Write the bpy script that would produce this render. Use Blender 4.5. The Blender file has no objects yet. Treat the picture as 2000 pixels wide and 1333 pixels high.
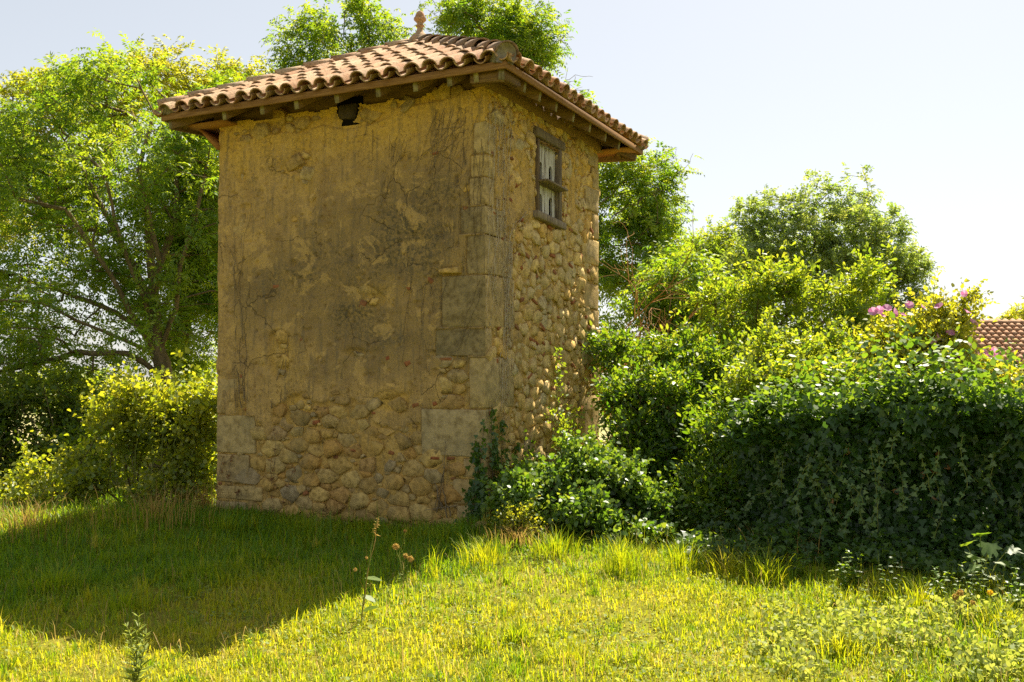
import bpy, bmesh, math, random
import numpy as np
from mathutils import Vector, Matrix

# ------------------------------------------------------------------ camera, sky, sun, exposure
SC = bpy.context.scene
COL = SC.collection
EYE = 1.85
F_PX = 1875.65            # focal length in pixels of a 2000 px wide picture
PITCH = 0.03064
cam_d = bpy.data.cameras.new('camera')
cam_d.sensor_width = 36.0
cam_d.lens = 36.0 * F_PX / 2000.0
cam_d.clip_start = 0.1
cam_d.clip_end = 8000
cam = bpy.data.objects.new('camera', cam_d)
COL.objects.link(cam)
cam.location = (0, 0, EYE)
cam.rotation_euler = (math.pi / 2 + PITCH, 0, 0)
SC.camera = cam

SUN_AZ = math.radians(28.0)     # clockwise from +Y (behind the tower, to the right)
SUN_EL = math.radians(51.5)
world = bpy.data.worlds.new('World')
SC.world = world
world.use_nodes = True
wn = world.node_tree
wn.nodes.clear()
w_out = wn.nodes.new('ShaderNodeOutputWorld')
w_bg = wn.nodes.new('ShaderNodeBackground')
w_sky = wn.nodes.new('ShaderNodeTexSky')
w_sky.sky_type = 'NISHITA'
w_sky.sun_disc = False
w_sky.sun_elevation = SUN_EL
w_sky.sun_rotation = SUN_AZ
w_sky.altitude = 100
w_sky.air_density = 1.0
w_sky.dust_density = 1.0
w_sky.ozone_density = 1.0
w_bg.inputs['Strength'].default_value = 0.110
w_gam = wn.nodes.new('ShaderNodeGamma')          # thin summer haze evens out the whole sky
w_gam.inputs['Gamma'].default_value = 0.55
w_hsv = wn.nodes.new('ShaderNodeHueSaturation')
w_hsv.inputs['Saturation'].default_value = 0.52
wn.links.new(w_sky.outputs[0], w_gam.inputs[0])
wn.links.new(w_gam.outputs[0], w_hsv.inputs['Color'])
wn.links.new(w_hsv.outputs[0], w_bg.inputs[0])
wn.links.new(w_bg.outputs[0], w_out.inputs[0])

sun_d = bpy.data.lights.new('sun', 'SUN')
sun_d.energy = 4.5
sun_d.angle = math.radians(0.53)
sun_d.color = (1.0, 0.91, 0.75)
sun = bpy.data.objects.new('sun', sun_d)
COL.objects.link(sun)
sun_vec = Vector((math.sin(SUN_AZ) * math.cos(SUN_EL), math.cos(SUN_AZ) * math.cos(SUN_EL), math.sin(SUN_EL)))
sun.rotation_euler = sun_vec.to_track_quat('Z', 'Y').to_euler()
sun.location = sun_vec * 60

SC.view_settings.view_transform = 'Standard'
SC.view_settings.look = 'None'
SC.view_settings.gamma = 1.0
SC.view_settings.use_curve_mapping = False
SC.view_settings.exposure = 1.6
SC.render.engine = 'CYCLES'
cy = SC.cycles
cy.max_bounces = 7
cy.diffuse_bounces = 4
cy.glossy_bounces = 2
cy.transmission_bounces = 5
cy.transparent_max_bounces = 4
cy.sample_clamp_indirect = 6.0
cy.use_denoising = False
cy.caustics_reflective = False
cy.caustics_refractive = False

rng = np.random.default_rng(7)
random.seed(7)
TAU = 2 * math.pi

# ------------------------------------------------------------------ helpers
def hash2(ix, iy, seed):
    h = (ix.astype(np.int64) * 374761393 + iy.astype(np.int64) * 668265263 + seed * 974711) & 0xffffffff
    h = ((h ^ (h >> 13)) * 1274126177) & 0xffffffff
    h = ((h ^ (h >> 16)) * 2246822519) & 0xffffffff
    return (h ^ (h >> 15)) / 4294967295.0

def vnoise(x, y, seed=0):
    x = np.asarray(x, float); y = np.asarray(y, float)
    ix = np.floor(x); iy = np.floor(y)
    fx = x - ix; fy = y - iy
    fx = fx * fx * (3 - 2 * fx); fy = fy * fy * (3 - 2 * fy)
    a = hash2(ix, iy, seed); b = hash2(ix + 1, iy, seed)
    c = hash2(ix, iy + 1, seed); d = hash2(ix + 1, iy + 1, seed)
    return (a * (1 - fx) + b * fx) * (1 - fy) + (c * (1 - fx) + d * fx) * fy

def fbm(x, y, o=4, seed=0):
    s = 0; a = 0.5; t = 0
    for k in range(o):
        s = s + a * vnoise(np.asarray(x) * 2 ** k, np.asarray(y) * 2 ** k, seed + k * 17); t += a; a *= 0.5
    return s / t

def sstep(a, b, x):
    t = np.clip((x - a) / (b - a), 0, 1)
    return t * t * (3 - 2 * t)

def link(o, parent=None):
    COL.objects.link(o)
    if parent is not None:
        o.parent = parent
    return o

def tag(o, label=None, cat=None, group=None, kind=None):
    if label: o['label'] = label
    if cat: o['category'] = cat
    if group: o['group'] = group
    if kind: o['kind'] = kind
    return o

def empty(name, loc, label=None, cat=None, group=None, rz=0.0):
    o = bpy.data.objects.new(name, None)
    o.location = loc
    o.rotation_euler = (0, 0, rz)
    o.empty_display_size = 0.2
    link(o)
    return tag(o, label, cat, group)

def raw_mesh(name, verts, loops, totals, mat=None, attrs=None, smooth=False):
    """verts (n,3); loops flat vertex ids; totals verts per face; attrs {name: per-face floats}"""
    me = bpy.data.meshes.new(name)
    verts = np.ascontiguousarray(verts, dtype=np.float32)
    loops = np.ascontiguousarray(loops, dtype=np.int32).ravel()
    totals = np.ascontiguousarray(totals, dtype=np.int32)
    me.vertices.add(len(verts)); me.vertices.foreach_set('co', verts.ravel())
    me.loops.add(len(loops)); me.loops.foreach_set('vertex_index', loops)
    me.polygons.add(len(totals))
    starts = np.concatenate(([0], np.cumsum(totals)[:-1])).astype(np.int32)
    me.polygons.foreach_set('loop_start', starts)
    if smooth:
        me.polygons.foreach_set('use_smooth', np.ones(len(totals), dtype=bool))
    me.update(calc_edges=True)
    me.validate(clean_customdata=False)
    for k, v in (attrs or {}).items():
        dom = 'FACE' if len(v) == len(me.polygons) and len(v) != len(me.vertices) else 'POINT'
        a = me.attributes.new(k, 'FLOAT', dom)
        a.data.foreach_set('value', np.ascontiguousarray(v, dtype=np.float32))
    if mat: me.materials.append(mat)
    return me

def obj(name, me, parent=None, mat=None):
    if mat: me.materials.append(mat)
    o = bpy.data.objects.new(name, me)
    return link(o, parent)

class MB:
    """collects simple shapes into one mesh"""
    def __init__(s):
        s.v = []; s.f = []; s.a = []
    def add(s, vs, fs, a=None):
        o = len(s.v)
        s.v += [tuple(v) for v in vs]
        s.f += [tuple(i + o for i in f) for f in fs]
        if a is None: a = random.random()
        s.a += [a] * len(fs)
    def box8(s, p, a=None):
        """8 corners: bottom ring 0-3, top ring 4-7"""
        s.add(p, [(3, 2, 1, 0), (4, 5, 6, 7), (0, 1, 5, 4), (1, 2, 6, 5), (2, 3, 7, 6), (3, 0, 4, 7)], a)
    def box(s, x0, x1, y0, y1, z0, z1, a=None):
        s.box8([(x0, y0, z0), (x1, y0, z0), (x1, y1, z0), (x0, y1, z0), (x0, y0, z1), (x1, y0, z1), (x1, y1, z1), (x0, y1, z1)], a)
    def tube(s, pts, rads, n=5, a=None, cap=True):
        pts = [Vector(p) for p in pts]
        if len(pts) < 2: return
        vs = []; up = Vector((0.31, 0.22, 0.92)).normalized()
        for i, p in enumerate(pts):
            d = (pts[min(i + 1, len(pts) - 1)] - pts[max(i - 1, 0)])
            if d.length < 1e-9: d = Vector((0, 0, 1))
            d.normalize()
            u = d.cross(up)
            if u.length < 0.05: u = d.cross(Vector((1, 0, 0)))
            u.normalize(); w = d.cross(u)
            for k in range(n):
                t = TAU * k / n
                vs.append(p + (u * math.cos(t) + w * math.sin(t)) * rads[i])
        fs = []
        for i in range(len(pts) - 1):
            for k in range(n):
                k2 = (k + 1) % n
                fs.append((i * n + k, i * n + k2, (i + 1) * n + k2, (i + 1) * n + k))
        if cap:
            fs.append(tuple(range((len(pts) - 1) * n, len(pts) * n)))
            fs.append(tuple(reversed(range(n))))
        s.add(vs, fs, a)
    def mesh(s, name, mat=None, smooth=False):
        tot = [len(f) for f in s.f]
        lo = [i for f in s.f for i in f]
        return raw_mesh(name, np.array(s.v), lo, tot, mat, {'var': np.array(s.a)}, smooth)
    def build(s, name, mat, parent=None, smooth=False):
        return obj(name, s.mesh(name, mat, smooth), parent)

def bevel_mesh(me, w, seg=1):
    bm = bmesh.new(); bm.from_mesh(me)
    bmesh.ops.bevel(bm, geom=bm.edges[:], offset=w, segments=seg, affect='EDGES', profile=0.6)
    bm.to_mesh(me); bm.free()
    return me

# ------------------------------------------------------------------ materials
def new_mat(name):
    m = bpy.data.materials.new(name)
    m.use_nodes = True
    nt = m.node_tree
    nt.nodes.clear()
    return m, nt

def N(nt, t, **kw):
    n = nt.nodes.new(t)
    for k, v in kw.items():
        if k.startswith('i_'):
            n.inputs[k[2:].replace('_', ' ')].default_value = v
        else:
            setattr(n, k, v)
    return n

def ramp(nt, fac, stops):
    r = nt.nodes.new('ShaderNodeValToRGB')
    e = r.color_ramp.elements
    while len(e) < len(stops): e.new(0.5)
    for i, (p, c) in enumerate(stops):
        e[i].position = p
        e[i].color = (*c, 1)
    nt.links.new(fac, r.inputs[0])
    return r.outputs[0]

def mixc(nt, fac, a, b, mode='MIX'):
    m = nt.nodes.new('ShaderNodeMix')
    m.data_type = 'RGBA'; m.blend_type = mode
    for s, v in ((m.inputs[0], fac), (m.inputs[6], a), (m.inputs[7], b)):
        if hasattr(v, 'is_linked'): nt.links.new(v, s)
        elif isinstance(v, tuple): s.default_value = (*v, 1)
        else: s.default_value = v
    return m.outputs[2]

def mathn(nt, op, a, b=None, c=None):
    m = nt.nodes.new('ShaderNodeMath'); m.operation = op
    for s, v in zip(m.inputs, (a, b, c)):
        if v is None: continue
        if hasattr(v, 'is_linked'): nt.links.new(v, s)
        else: s.default_value = v
    return m.outputs[0]

def noise(nt, scale, detail=4, rough=0.55, coord='Object', stretch=None, dist=0.0):
    tc = nt.nodes.new('ShaderNodeTexCoord')
    o = tc.outputs[coord]
    if stretch:
        mp = nt.nodes.new('ShaderNodeMapping')
        mp.inputs['Scale'].default_value = stretch
        nt.links.new(o, mp.inputs[0]); o = mp.outputs[0]
    n = nt.nodes.new('ShaderNodeTexNoise')
    n.inputs['Scale'].default_value = scale
    n.inputs['Detail'].default_value = detail
    n.inputs['Roughness'].default_value = rough
    n.inputs['Distortion'].default_value = dist
    nt.links.new(o, n.inputs['Vector'])
    return n.outputs[0]

def attr(nt, name):
    a = nt.nodes.new('ShaderNodeAttribute'); a.attribute_name = name
    return a.outputs['Fac']

def finish(nt, col, rough=0.9, spec=0.25, bump=None, bstr=0.4, bdist=0.01):
    p = nt.nodes.new('ShaderNodeBsdfPrincipled')
    o = nt.nodes.new('ShaderNodeOutputMaterial')
    if isinstance(col, tuple): p.inputs['Base Color'].default_value = (*col, 1)
    else: nt.links.new(col, p.inputs['Base Color'])
    if hasattr(rough, 'is_linked'): nt.links.new(rough, p.inputs['Roughness'])
    else: p.inputs['Roughness'].default_value = rough
    p.inputs['Specular IOR Level'].default_value = spec
    if bump is not None:
        b = nt.nodes.new('ShaderNodeBump')
        b.inputs['Strength'].default_value = bstr
        b.inputs['Distance'].default_value = bdist
        nt.links.new(bump, b.inputs['Height'])
        nt.links.new(b.outputs[0], p.inputs['Normal'])
    nt.links.new(p.outputs[0], o.inputs[0])

def leaf_mat(name, cols, tcols, tfac=0.45, gloss=0.05, rough=0.4):
    """cols / tcols: ramps over the per-leaf attribute var for reflected and transmitted light"""
    m, nt = new_mat(name)
    v = attr(nt, 'var')
    n = len(cols)
    c1 = ramp(nt, v, [(i / (n - 1), c) for i, c in enumerate(cols)])
    n = len(tcols)
    c2 = ramp(nt, v, [(i / (n - 1), c) for i, c in enumerate(tcols)])
    d = N(nt, 'ShaderNodeBsdfDiffuse'); nt.links.new(c1, d.inputs[0])
    t = N(nt, 'ShaderNodeBsdfTranslucent'); nt.links.new(c2, t.inputs[0])
    g = N(nt, 'ShaderNodeBsdfGlossy'); g.inputs['Roughness'].default_value = rough
    g.inputs[0].default_value = (1, 1, 1, 1)
    m1 = N(nt, 'ShaderNodeMixShader'); m1.inputs[0].default_value = tfac
    nt.links.new(d.outputs[0], m1.inputs[1]); nt.links.new(t.outputs[0], m1.inputs[2])
    m2 = N(nt, 'ShaderNodeMixShader'); m2.inputs[0].default_value = gloss
    nt.links.new(m1.outputs[0], m2.inputs[1]); nt.links.new(g.outputs[0], m2.inputs[2])
    o = N(nt, 'ShaderNodeOutputMaterial'); nt.links.new(m2.outputs[0], o.inputs[0])
    return m

M = {}
def stone_like(name, base, var_cols, dark, spot_scale, bstr, moss=None):
    m, nt = new_mat(name)
    v = attr(nt, 'var')
    n = len(var_cols)
    c = ramp(nt, v, [(i / (n - 1), q) for i, q in enumerate(var_cols)])
    n1 = noise(nt, spot_scale, 6, 0.65)
    f1 = ramp(nt, n1, [(0.35, (0.55, 0.52, 0.46)), (0.55, (1, 1, 1)), (0.75, (1.18, 1.12, 0.98))])
    c = mixc(nt, 1.0, c, f1, 'MULTIPLY')
    n2 = noise(nt, 2.1, 5, 0.6)
    f2 = ramp(nt, n2, [(0.47, (0, 0, 0)), (0.68, (1, 1, 1))])
    c = mixc(nt, mathn(nt, 'MULTIPLY', f2, 0.55), c, dark)
    n3 = noise(nt, 55, 4, 0.7)
    b = mathn(nt, 'ADD', mathn(nt, 'MULTIPLY', n1, 1.2), mathn(nt, 'MULTIPLY', n3, 0.5))
    finish(nt, c, 0.95, 0.12, b, bstr, 0.02)
    return m

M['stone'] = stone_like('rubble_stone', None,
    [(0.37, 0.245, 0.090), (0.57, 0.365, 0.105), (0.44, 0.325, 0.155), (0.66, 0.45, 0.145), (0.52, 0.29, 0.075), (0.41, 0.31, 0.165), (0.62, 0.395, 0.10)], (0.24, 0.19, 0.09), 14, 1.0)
M['sidestone'] = stone_like('side_lit_rubble_stone', None,
    [(0.56, 0.38, 0.13), (0.72, 0.49, 0.17), (0.62, 0.46, 0.21), (0.78, 0.55, 0.19), (0.68, 0.41, 0.11), (0.58, 0.47, 0.24)], (0.36, 0.285, 0.14), 14, 1.0)  # pale limestone, lightened further: brighter light of the side wall put into colour
M['quoin'] = stone_like('dressed_stone', None,
    [(0.47, 0.33, 0.14), (0.54, 0.37, 0.145), (0.45, 0.34, 0.165), (0.58, 0.40, 0.14)], (0.25, 0.20, 0.105), 9, 0.8)
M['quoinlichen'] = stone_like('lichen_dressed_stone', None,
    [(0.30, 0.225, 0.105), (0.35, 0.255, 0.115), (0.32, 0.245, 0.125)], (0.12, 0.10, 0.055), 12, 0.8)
M['brick'] = stone_like('red_brick', None,
    [(0.30, 0.10, 0.04), (0.36, 0.14, 0.05), (0.27, 0.12, 0.055)], (0.22, 0.14, 0.06), 25, 0.4)

def wall_mat():
    m, nt = new_mat('lime_render')
    p = attr(nt, 'plaster')      # 1 where the lime coat is whole
    st = attr(nt, 'stain')       # black lichen
    yl = attr(nt, 'ochre')       # clean yellow lime under the eaves
    n1 = noise(nt, 3.0, 6, 0.62)
    n2 = noise(nt, 24, 6, 0.7)
    n3 = noise(nt, 95, 4, 0.7)
    mort = ramp(nt, n1, [(0.3, (0.43, 0.255, 0.066)), (0.6, (0.58, 0.37, 0.105)), (0.8, (0.50, 0.335, 0.12))])
    plas = ramp(nt, n1, [(0.28, (0.36, 0.225, 0.088)), (0.46, (0.47, 0.305, 0.112)), (0.58, (0.54, 0.35, 0.122)), (0.75, (0.62, 0.395, 0.122))])
    c = mixc(nt, p, mort, plas)
    c = mixc(nt, mathn(nt, 'MULTIPLY', yl, 0.8), c, (0.70, 0.435, 0.08))
    sp = ramp(nt, n2, [(0.30, (0.55, 0.52, 0.47)), (0.45, (0.93, 0.93, 0.93)), (0.66, (1.12, 1.10, 1.05))])
    c = mixc(nt, 1.0, c, sp, 'MULTIPLY')
    f = mathn(nt, 'MULTIPLY', st, ramp(nt, n2, [(0.36, (0.15,) * 3), (0.58, (1.0,) * 3)]))
    c = mixc(nt, mathn(nt, 'MULTIPLY', f, 0.92), c, (0.085, 0.075, 0.045))
    n4 = noise(nt, 7, 6, 0.7, stretch=(2.2, 2.2, 0.22))
    c = mixc(nt, mathn(nt, 'MULTIPLY', ramp(nt, n4, [(0.50, (0,) * 3), (0.66, (1,) * 3)]), 0.55), c, (0.16, 0.13, 0.08))
    n5 = noise(nt, 2.6, 10, 0.72, dist=0.5)
    c = mixc(nt, mathn(nt, 'MULTIPLY', ramp(nt, n5, [(0.55, (0,) * 3), (0.585, (1,) * 3)]), 0.5), c, (0.66, 0.43, 0.14))
    n6 = noise(nt, 5.5, 10, 0.75)
    c = mixc(nt, mathn(nt, 'MULTIPLY', ramp(nt, n6, [(0.36, (1,) * 3), (0.43, (0,) * 3)]), 0.5), c, (0.24, 0.175, 0.09))
    vo = nt.nodes.new('ShaderNodeTexVoronoi'); vo.feature = 'DISTANCE_TO_EDGE'; vo.inputs['Scale'].default_value = 2.3
    tcv = nt.nodes.new('ShaderNodeTexCoord'); wv = nt.nodes.new('ShaderNodeTexNoise'); wv.inputs['Scale'].default_value = 4.0; wv.inputs['Detail'].default_value = 6
    nt.links.new(tcv.outputs['Object'], wv.inputs['Vector'])
    wa = nt.nodes.new('ShaderNodeMix'); wa.data_type = 'VECTOR'; wa.inputs[0].default_value = 0.22
    nt.links.new(tcv.outputs['Object'], wa.inputs[4]); nt.links.new(wv.outputs['Color'], wa.inputs[5]); nt.links.new(wa.outputs[1], vo.inputs['Vector'])
    crk = mathn(nt, 'MULTIPLY', ramp(nt, vo.outputs[0], [(0.0, (1,) * 3), (0.012, (0,) * 3)]), ramp(nt, noise(nt, 1.1, 3), [(0.5, (0,) * 3), (0.58, (1,) * 3)]))
    c = mixc(nt, mathn(nt, 'MULTIPLY', crk, 0.5), c, (0.10, 0.072, 0.04))
    b = mathn(nt, 'ADD', mathn(nt, 'MULTIPLY', n2, 1.3), mathn(nt, 'MULTIPLY', n3, 0.55))
    b = mathn(nt, 'SUBTRACT', b, mathn(nt, 'MULTIPLY', crk, 1.2))
    finish(nt, c, 0.97, 0.08, b, 0.8, 0.02)
    return m
M['wall'] = wall_mat()

def wood_mat(name, stops, scale=(1.2, 18, 18), rough=0.75, bstr=0.35, spec=0.2):
    m, nt = new_mat(name)
    n1 = noise(nt, 3.0, 5, 0.6, stretch=scale, dist=0.6)
    oi = nt.nodes.new('ShaderNodeObjectInfo')
    c = ramp(nt, n1, stops)
    k = mathn(nt, 'ADD', mathn(nt, 'MULTIPLY', oi.outputs['Random'], 0.45), 0.78)
    cc = N(nt, 'ShaderNodeCombineXYZ')
    for s in cc.inputs: nt.links.new(k, s)
    c = mixc(nt, 1.0, c, cc.outputs[0], 'MULTIPLY')
    finish(nt, c, rough, spec, n1, bstr, 0.008)
    return m
M['rafter'] = wood_mat('rafter_wood', [(0.3, (0.11, 0.062, 0.028)), (0.5, (0.19, 0.11, 0.05)), (0.72, (0.27, 0.17, 0.08))])
M['fascia'] = wood_mat('fascia_wood', [(0.3, (0.15, 0.072, 0.022)), (0.5, (0.26, 0.13, 0.038)), (0.72, (0.36, 0.20, 0.07))])
M['endgrain'] = wood_mat('weathered_end_grain', [(0.3, (0.17, 0.13, 0.08)), (0.55, (0.30, 0.25, 0.17)), (0.75, (0.40, 0.35, 0.26))], scale=(9, 9, 3))
M['soffit'] = wood_mat('soffit_wood', [(0.3, (0.30, 0.12, 0.028)), (0.5, (0.40, 0.18, 0.045)), (0.72, (0.48, 0.24, 0.07))])
M['oldwood'] = wood_mat('old_dark_wood', [(0.3, (0.07, 0.045, 0.025)), (0.5, (0.16, 0.11, 0.065)), (0.75, (0.27, 0.20, 0.12))], scale=(16, 16, 1.3), rough=0.9, bstr=0.7)
M['frame'] = wood_mat('weathered_frame_wood', [(0.3, (0.09, 0.065, 0.04)), (0.5, (0.20, 0.15, 0.095)), (0.75, (0.33, 0.26, 0.17))], scale=(14, 14, 1.1), rough=0.92, bstr=0.8)

def paint_wood():
    m, nt = new_mat('peeling_white_paint')
    n1 = noise(nt, 4, 6, 0.65, stretch=(5, 5, 0.7), dist=0.5)
    n2 = noise(nt, 30, 5, 0.7, stretch=(3, 3, 0.6))
    f = mathn(nt, 'ADD', n1, mathn(nt, 'MULTIPLY', n2, 0.5))
    c = ramp(nt, f, [(0.58, (0.13, 0.10, 0.07)), (0.68, (0.40, 0.35, 0.28)), (0.82, (0.60, 0.57, 0.49))])
    finish(nt, c, 0.85, 0.2, f, 0.5, 0.006)
    return m
M['paint'] = paint_wood()
M['black'] = None
m_, nt_ = new_mat('dark_interior'); finish(nt_, (0.012, 0.010, 0.008), 1.0, 0.0); M['black'] = m_

def tile_mat(name, stops, lich):
    m, nt = new_mat(name)
    oi = nt.nodes.new('ShaderNodeObjectInfo')
    v = attr(nt, 'var')
    rnd = mathn(nt, 'FRACT', mathn(nt, 'ADD', oi.outputs['Random'], mathn(nt, 'MULTIPLY', v, 7.31)))
    c = ramp(nt, rnd, stops)
    n1 = noise(nt, 16, 6, 0.7, coord='Generated')
    # shift the pattern from tile to tile
    tc = nt.nodes.new('ShaderNodeTexCoord')
    geo = nt.nodes.new('ShaderNodeNewGeometry')
    nz = nt.nodes.new('ShaderNodeTexNoise'); nz.inputs['Scale'].default_value = 9; nz.inputs['Detail'].default_value = 6; nz.inputs['Roughness'].default_value = 0.68
    nt.links.new(geo.outputs['Position'], nz.inputs['Vector'])
    nz2 = nt.nodes.new('ShaderNodeTexNoise'); nz2.inputs['Scale'].default_value = 42; nz2.inputs['Detail'].default_value = 5; nz2.inputs['Roughness'].default_value = 0.7
    nt.links.new(geo.outputs['Position'], nz2.inputs['Vector'])
    f = ramp(nt, nz.outputs[0], [(0.42, (0,) * 3), (0.66, (1,) * 3)])
    c = mixc(nt, mathn(nt, 'MULTIPLY', f, 0.62), c, lich)
    sp = ramp(nt, nz2.outputs[0], [(0.36, (0.36,) * 3), (0.50, (0.95,) * 3), (0.7, (1.2,) * 3)])
    c = mixc(nt, 1.0, c, sp, 'MULTIPLY')
    finish(nt, c, 0.9, 0.18, nz2.outputs[0], 0.35, 0.01)
    return m
M['tile'] = tile_mat('terracotta_tile', [(0.0, (0.38, 0.185, 0.08)), (0.25, (0.52, 0.295, 0.145)), (0.5, (0.43, 0.26, 0.135)), (0.7, (0.36, 0.17, 0.075)), (0.85, (0.48, 0.31, 0.17)), (1.0, (0.58, 0.38, 0.21))], (0.44, 0.35, 0.23))
M['ridge'] = tile_mat('weathered_ridge_tile', [(0.0, (0.26, 0.14, 0.07)), (0.5, (0.32, 0.18, 0.095)), (1.0, (0.22, 0.14, 0.08))], (0.24, 0.20, 0.13))
M['fartile'] = tile_mat('far_roof_tile', [(0.0, (0.44, 0.22, 0.11)), (0.5, (0.48, 0.27, 0.15)), (1.0, (0.38, 0.19, 0.10))], (0.45, 0.33, 0.22))
m_, nt_ = new_mat('lime_mortar')
n_ = noise(nt_, 20, 5, 0.7)
finish(nt_, ramp(nt_, n_, [(0.3, (0.16, 0.13, 0.085)), (0.7, (0.36, 0.31, 0.22))]), 0.95, 0.1, n_, 0.5, 0.01); M['mortar'] = m_
m_, nt_ = new_mat('pale_house_wall')
n_ = noise(nt_, 3, 5, 0.6)
finish(nt_, ramp(nt_, n_, [(0.3, (0.42, 0.36, 0.26)), (0.7, (0.55, 0.48, 0.36))]), 0.95, 0.1); M['house'] = m_

def bark_mat(name, stops):
    m, nt = new_mat(name)
    n1 = noise(nt, 6, 6, 0.65, stretch=(2.5, 2.5, 0.8), dist=0.4)
    finish(nt, ramp(nt, n1, stops), 0.95, 0.1, n1, 0.8, 0.03)
    return m
M['bark'] = bark_mat('ash_bark', [(0.3, (0.10, 0.075, 0.04)), (0.55, (0.20, 0.15, 0.08)), (0.75, (0.31, 0.24, 0.14))])
M['darkbark'] = bark_mat('dark_bark', [(0.3, (0.045, 0.034, 0.02)), (0.7, (0.11, 0.08, 0.045))])
M['drytwig'] = bark_mat('dry_orange_twig', [(0.3, (0.24, 0.12, 0.04)), (0.7, (0.42, 0.24, 0.09))])
M['greytwig'] = bark_mat('grey_dead_twig', [(0.3, (0.14, 0.12, 0.095)), (0.7, (0.30, 0.26, 0.21))])
M['vine'] = bark_mat('dry_vine_stem', [(0.3, (0.44, 0.35, 0.22)), (0.7, (0.66, 0.56, 0.40))])
M['vinedark'] = bark_mat('dark_vine_stem', [(0.3, (0.15, 0.11, 0.06)), (0.7, (0.30, 0.225, 0.13))])
M['stem'] = bark_mat('green_stem', [(0.3, (0.12, 0.15, 0.025)), (0.7, (0.24, 0.25, 0.06))])
M['drystem'] = bark_mat('dry_stem', [(0.3, (0.30, 0.17, 0.05)), (0.7, (0.50, 0.32, 0.12))])

# leaves: reflected colours, transmitted colours
M['ash'] = leaf_mat('ash_leaf', [(0.060, 0.145, 0.010), (0.105, 0.195, 0.014), (0.17, 0.24, 0.02)], [(0.24, 0.44, 0.012), (0.42, 0.55, 0.016), (0.62, 0.64, 0.03)], 0.5, 0.03, 0.5)
M['ashgold'] = leaf_mat('sunlit_ash_leaf', [(0.11, 0.17, 0.012), (0.18, 0.21, 0.016), (0.27, 0.25, 0.03)], [(0.40, 0.48, 0.012), (0.62, 0.60, 0.02), (0.78, 0.68, 0.05)], 0.5, 0.03, 0.5)  # yellower copy of the ash leaf, sunlight put into its colours
M['ashgrey'] = leaf_mat('grey_green_ash_leaf', [(0.11, 0.18, 0.04), (0.17, 0.25, 0.06), (0.26, 0.32, 0.10)], [(0.32, 0.48, 0.04), (0.48, 0.60, 0.06), (0.64, 0.68, 0.10)], 0.5, 0.07, 0.5)
M['bright'] = leaf_mat('bright_shrub_leaf', [(0.08, 0.16, 0.010), (0.14, 0.22, 0.014), (0.22, 0.27, 0.02)], [(0.28, 0.46, 0.012), (0.48, 0.58, 0.02), (0.66, 0.64, 0.03)], 0.5, 0.035, 0.48)
M['laurel'] = leaf_mat('laurel_leaf', [(0.045, 0.115, 0.008), (0.085, 0.165, 0.012), (0.15, 0.22, 0.016)], [(0.18, 0.38, 0.008), (0.34, 0.50, 0.012), (0.58, 0.60, 0.03)], 0.45, 0.04, 0.45)
M['ivy'] = leaf_mat('ivy_leaf', [(0.026, 0.068, 0.011), (0.045, 0.10, 0.014), (0.085, 0.15, 0.018)], [(0.08, 0.20, 0.006), (0.17, 0.30, 0.008), (0.36, 0.46, 0.015)], 0.40, 0.03, 0.42)
M['ivylight'] = leaf_mat('young_ivy_leaf', [(0.06, 0.13, 0.014), (0.10, 0.18, 0.02), (0.16, 0.23, 0.03)], [(0.16, 0.33, 0.012), (0.28, 0.44, 0.02), (0.46, 0.54, 0.03)], 0.42, 0.04, 0.45)
M['bramble'] = leaf_mat('bramble_leaf', [(0.09, 0.15, 0.010), (0.15, 0.20, 0.014), (0.23, 0.25, 0.02)], [(0.34, 0.46, 0.010), (0.54, 0.58, 0.018), (0.74, 0.66, 0.03)], 0.5, 0.03, 0.5)
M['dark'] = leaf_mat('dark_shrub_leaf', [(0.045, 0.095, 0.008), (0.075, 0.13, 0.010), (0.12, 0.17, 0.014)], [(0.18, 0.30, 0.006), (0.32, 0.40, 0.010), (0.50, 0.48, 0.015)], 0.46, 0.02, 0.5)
M['yellow'] = leaf_mat('yellow_hibiscus_leaf', [(0.13, 0.20, 0.012), (0.21, 0.26, 0.018), (0.32, 0.32, 0.03)], [(0.46, 0.56, 0.012), (0.66, 0.64, 0.02), (0.82, 0.70, 0.05)], 0.5, 0.04, 0.48)
M['weed'] = leaf_mat('weed_leaf', [(0.13, 0.19, 0.03), (0.21, 0.27, 0.06), (0.31, 0.34, 0.11)], [(0.32, 0.42, 0.03), (0.50, 0.54, 0.06), (0.60, 0.60, 0.10)], 0.45, 0.012, 0.55)
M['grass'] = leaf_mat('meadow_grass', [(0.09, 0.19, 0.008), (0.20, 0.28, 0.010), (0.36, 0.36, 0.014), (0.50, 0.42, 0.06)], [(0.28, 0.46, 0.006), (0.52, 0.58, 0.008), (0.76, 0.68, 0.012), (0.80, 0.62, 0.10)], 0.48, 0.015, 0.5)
M['drygrass'] = leaf_mat('dry_grass', [(0.28, 0.17, 0.045), (0.42, 0.27, 0.075), (0.54, 0.38, 0.13)], [(0.42, 0.25, 0.05), (0.56, 0.37, 0.09), (0.66, 0.47, 0.14)], 0.4, 0.01, 0.5)
M['deadleaf'] = leaf_mat('withered_leaf', [(0.16, 0.065, 0.022), (0.28, 0.14, 0.05), (0.38, 0.22, 0.09)], [(0.22, 0.09, 0.02), (0.33, 0.16, 0.04), (0.44, 0.25, 0.08)], 0.3, 0.015, 0.5)
M['pink'] = leaf_mat('pink_petal', [(0.55, 0.16, 0.34), (0.66, 0.28, 0.48), (0.72, 0.42, 0.58)], [(0.6, 0.15, 0.38), (0.7, 0.28, 0.5), (0.75, 0.4, 0.6)], 0.4, 0.01, 0.5)
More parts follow.
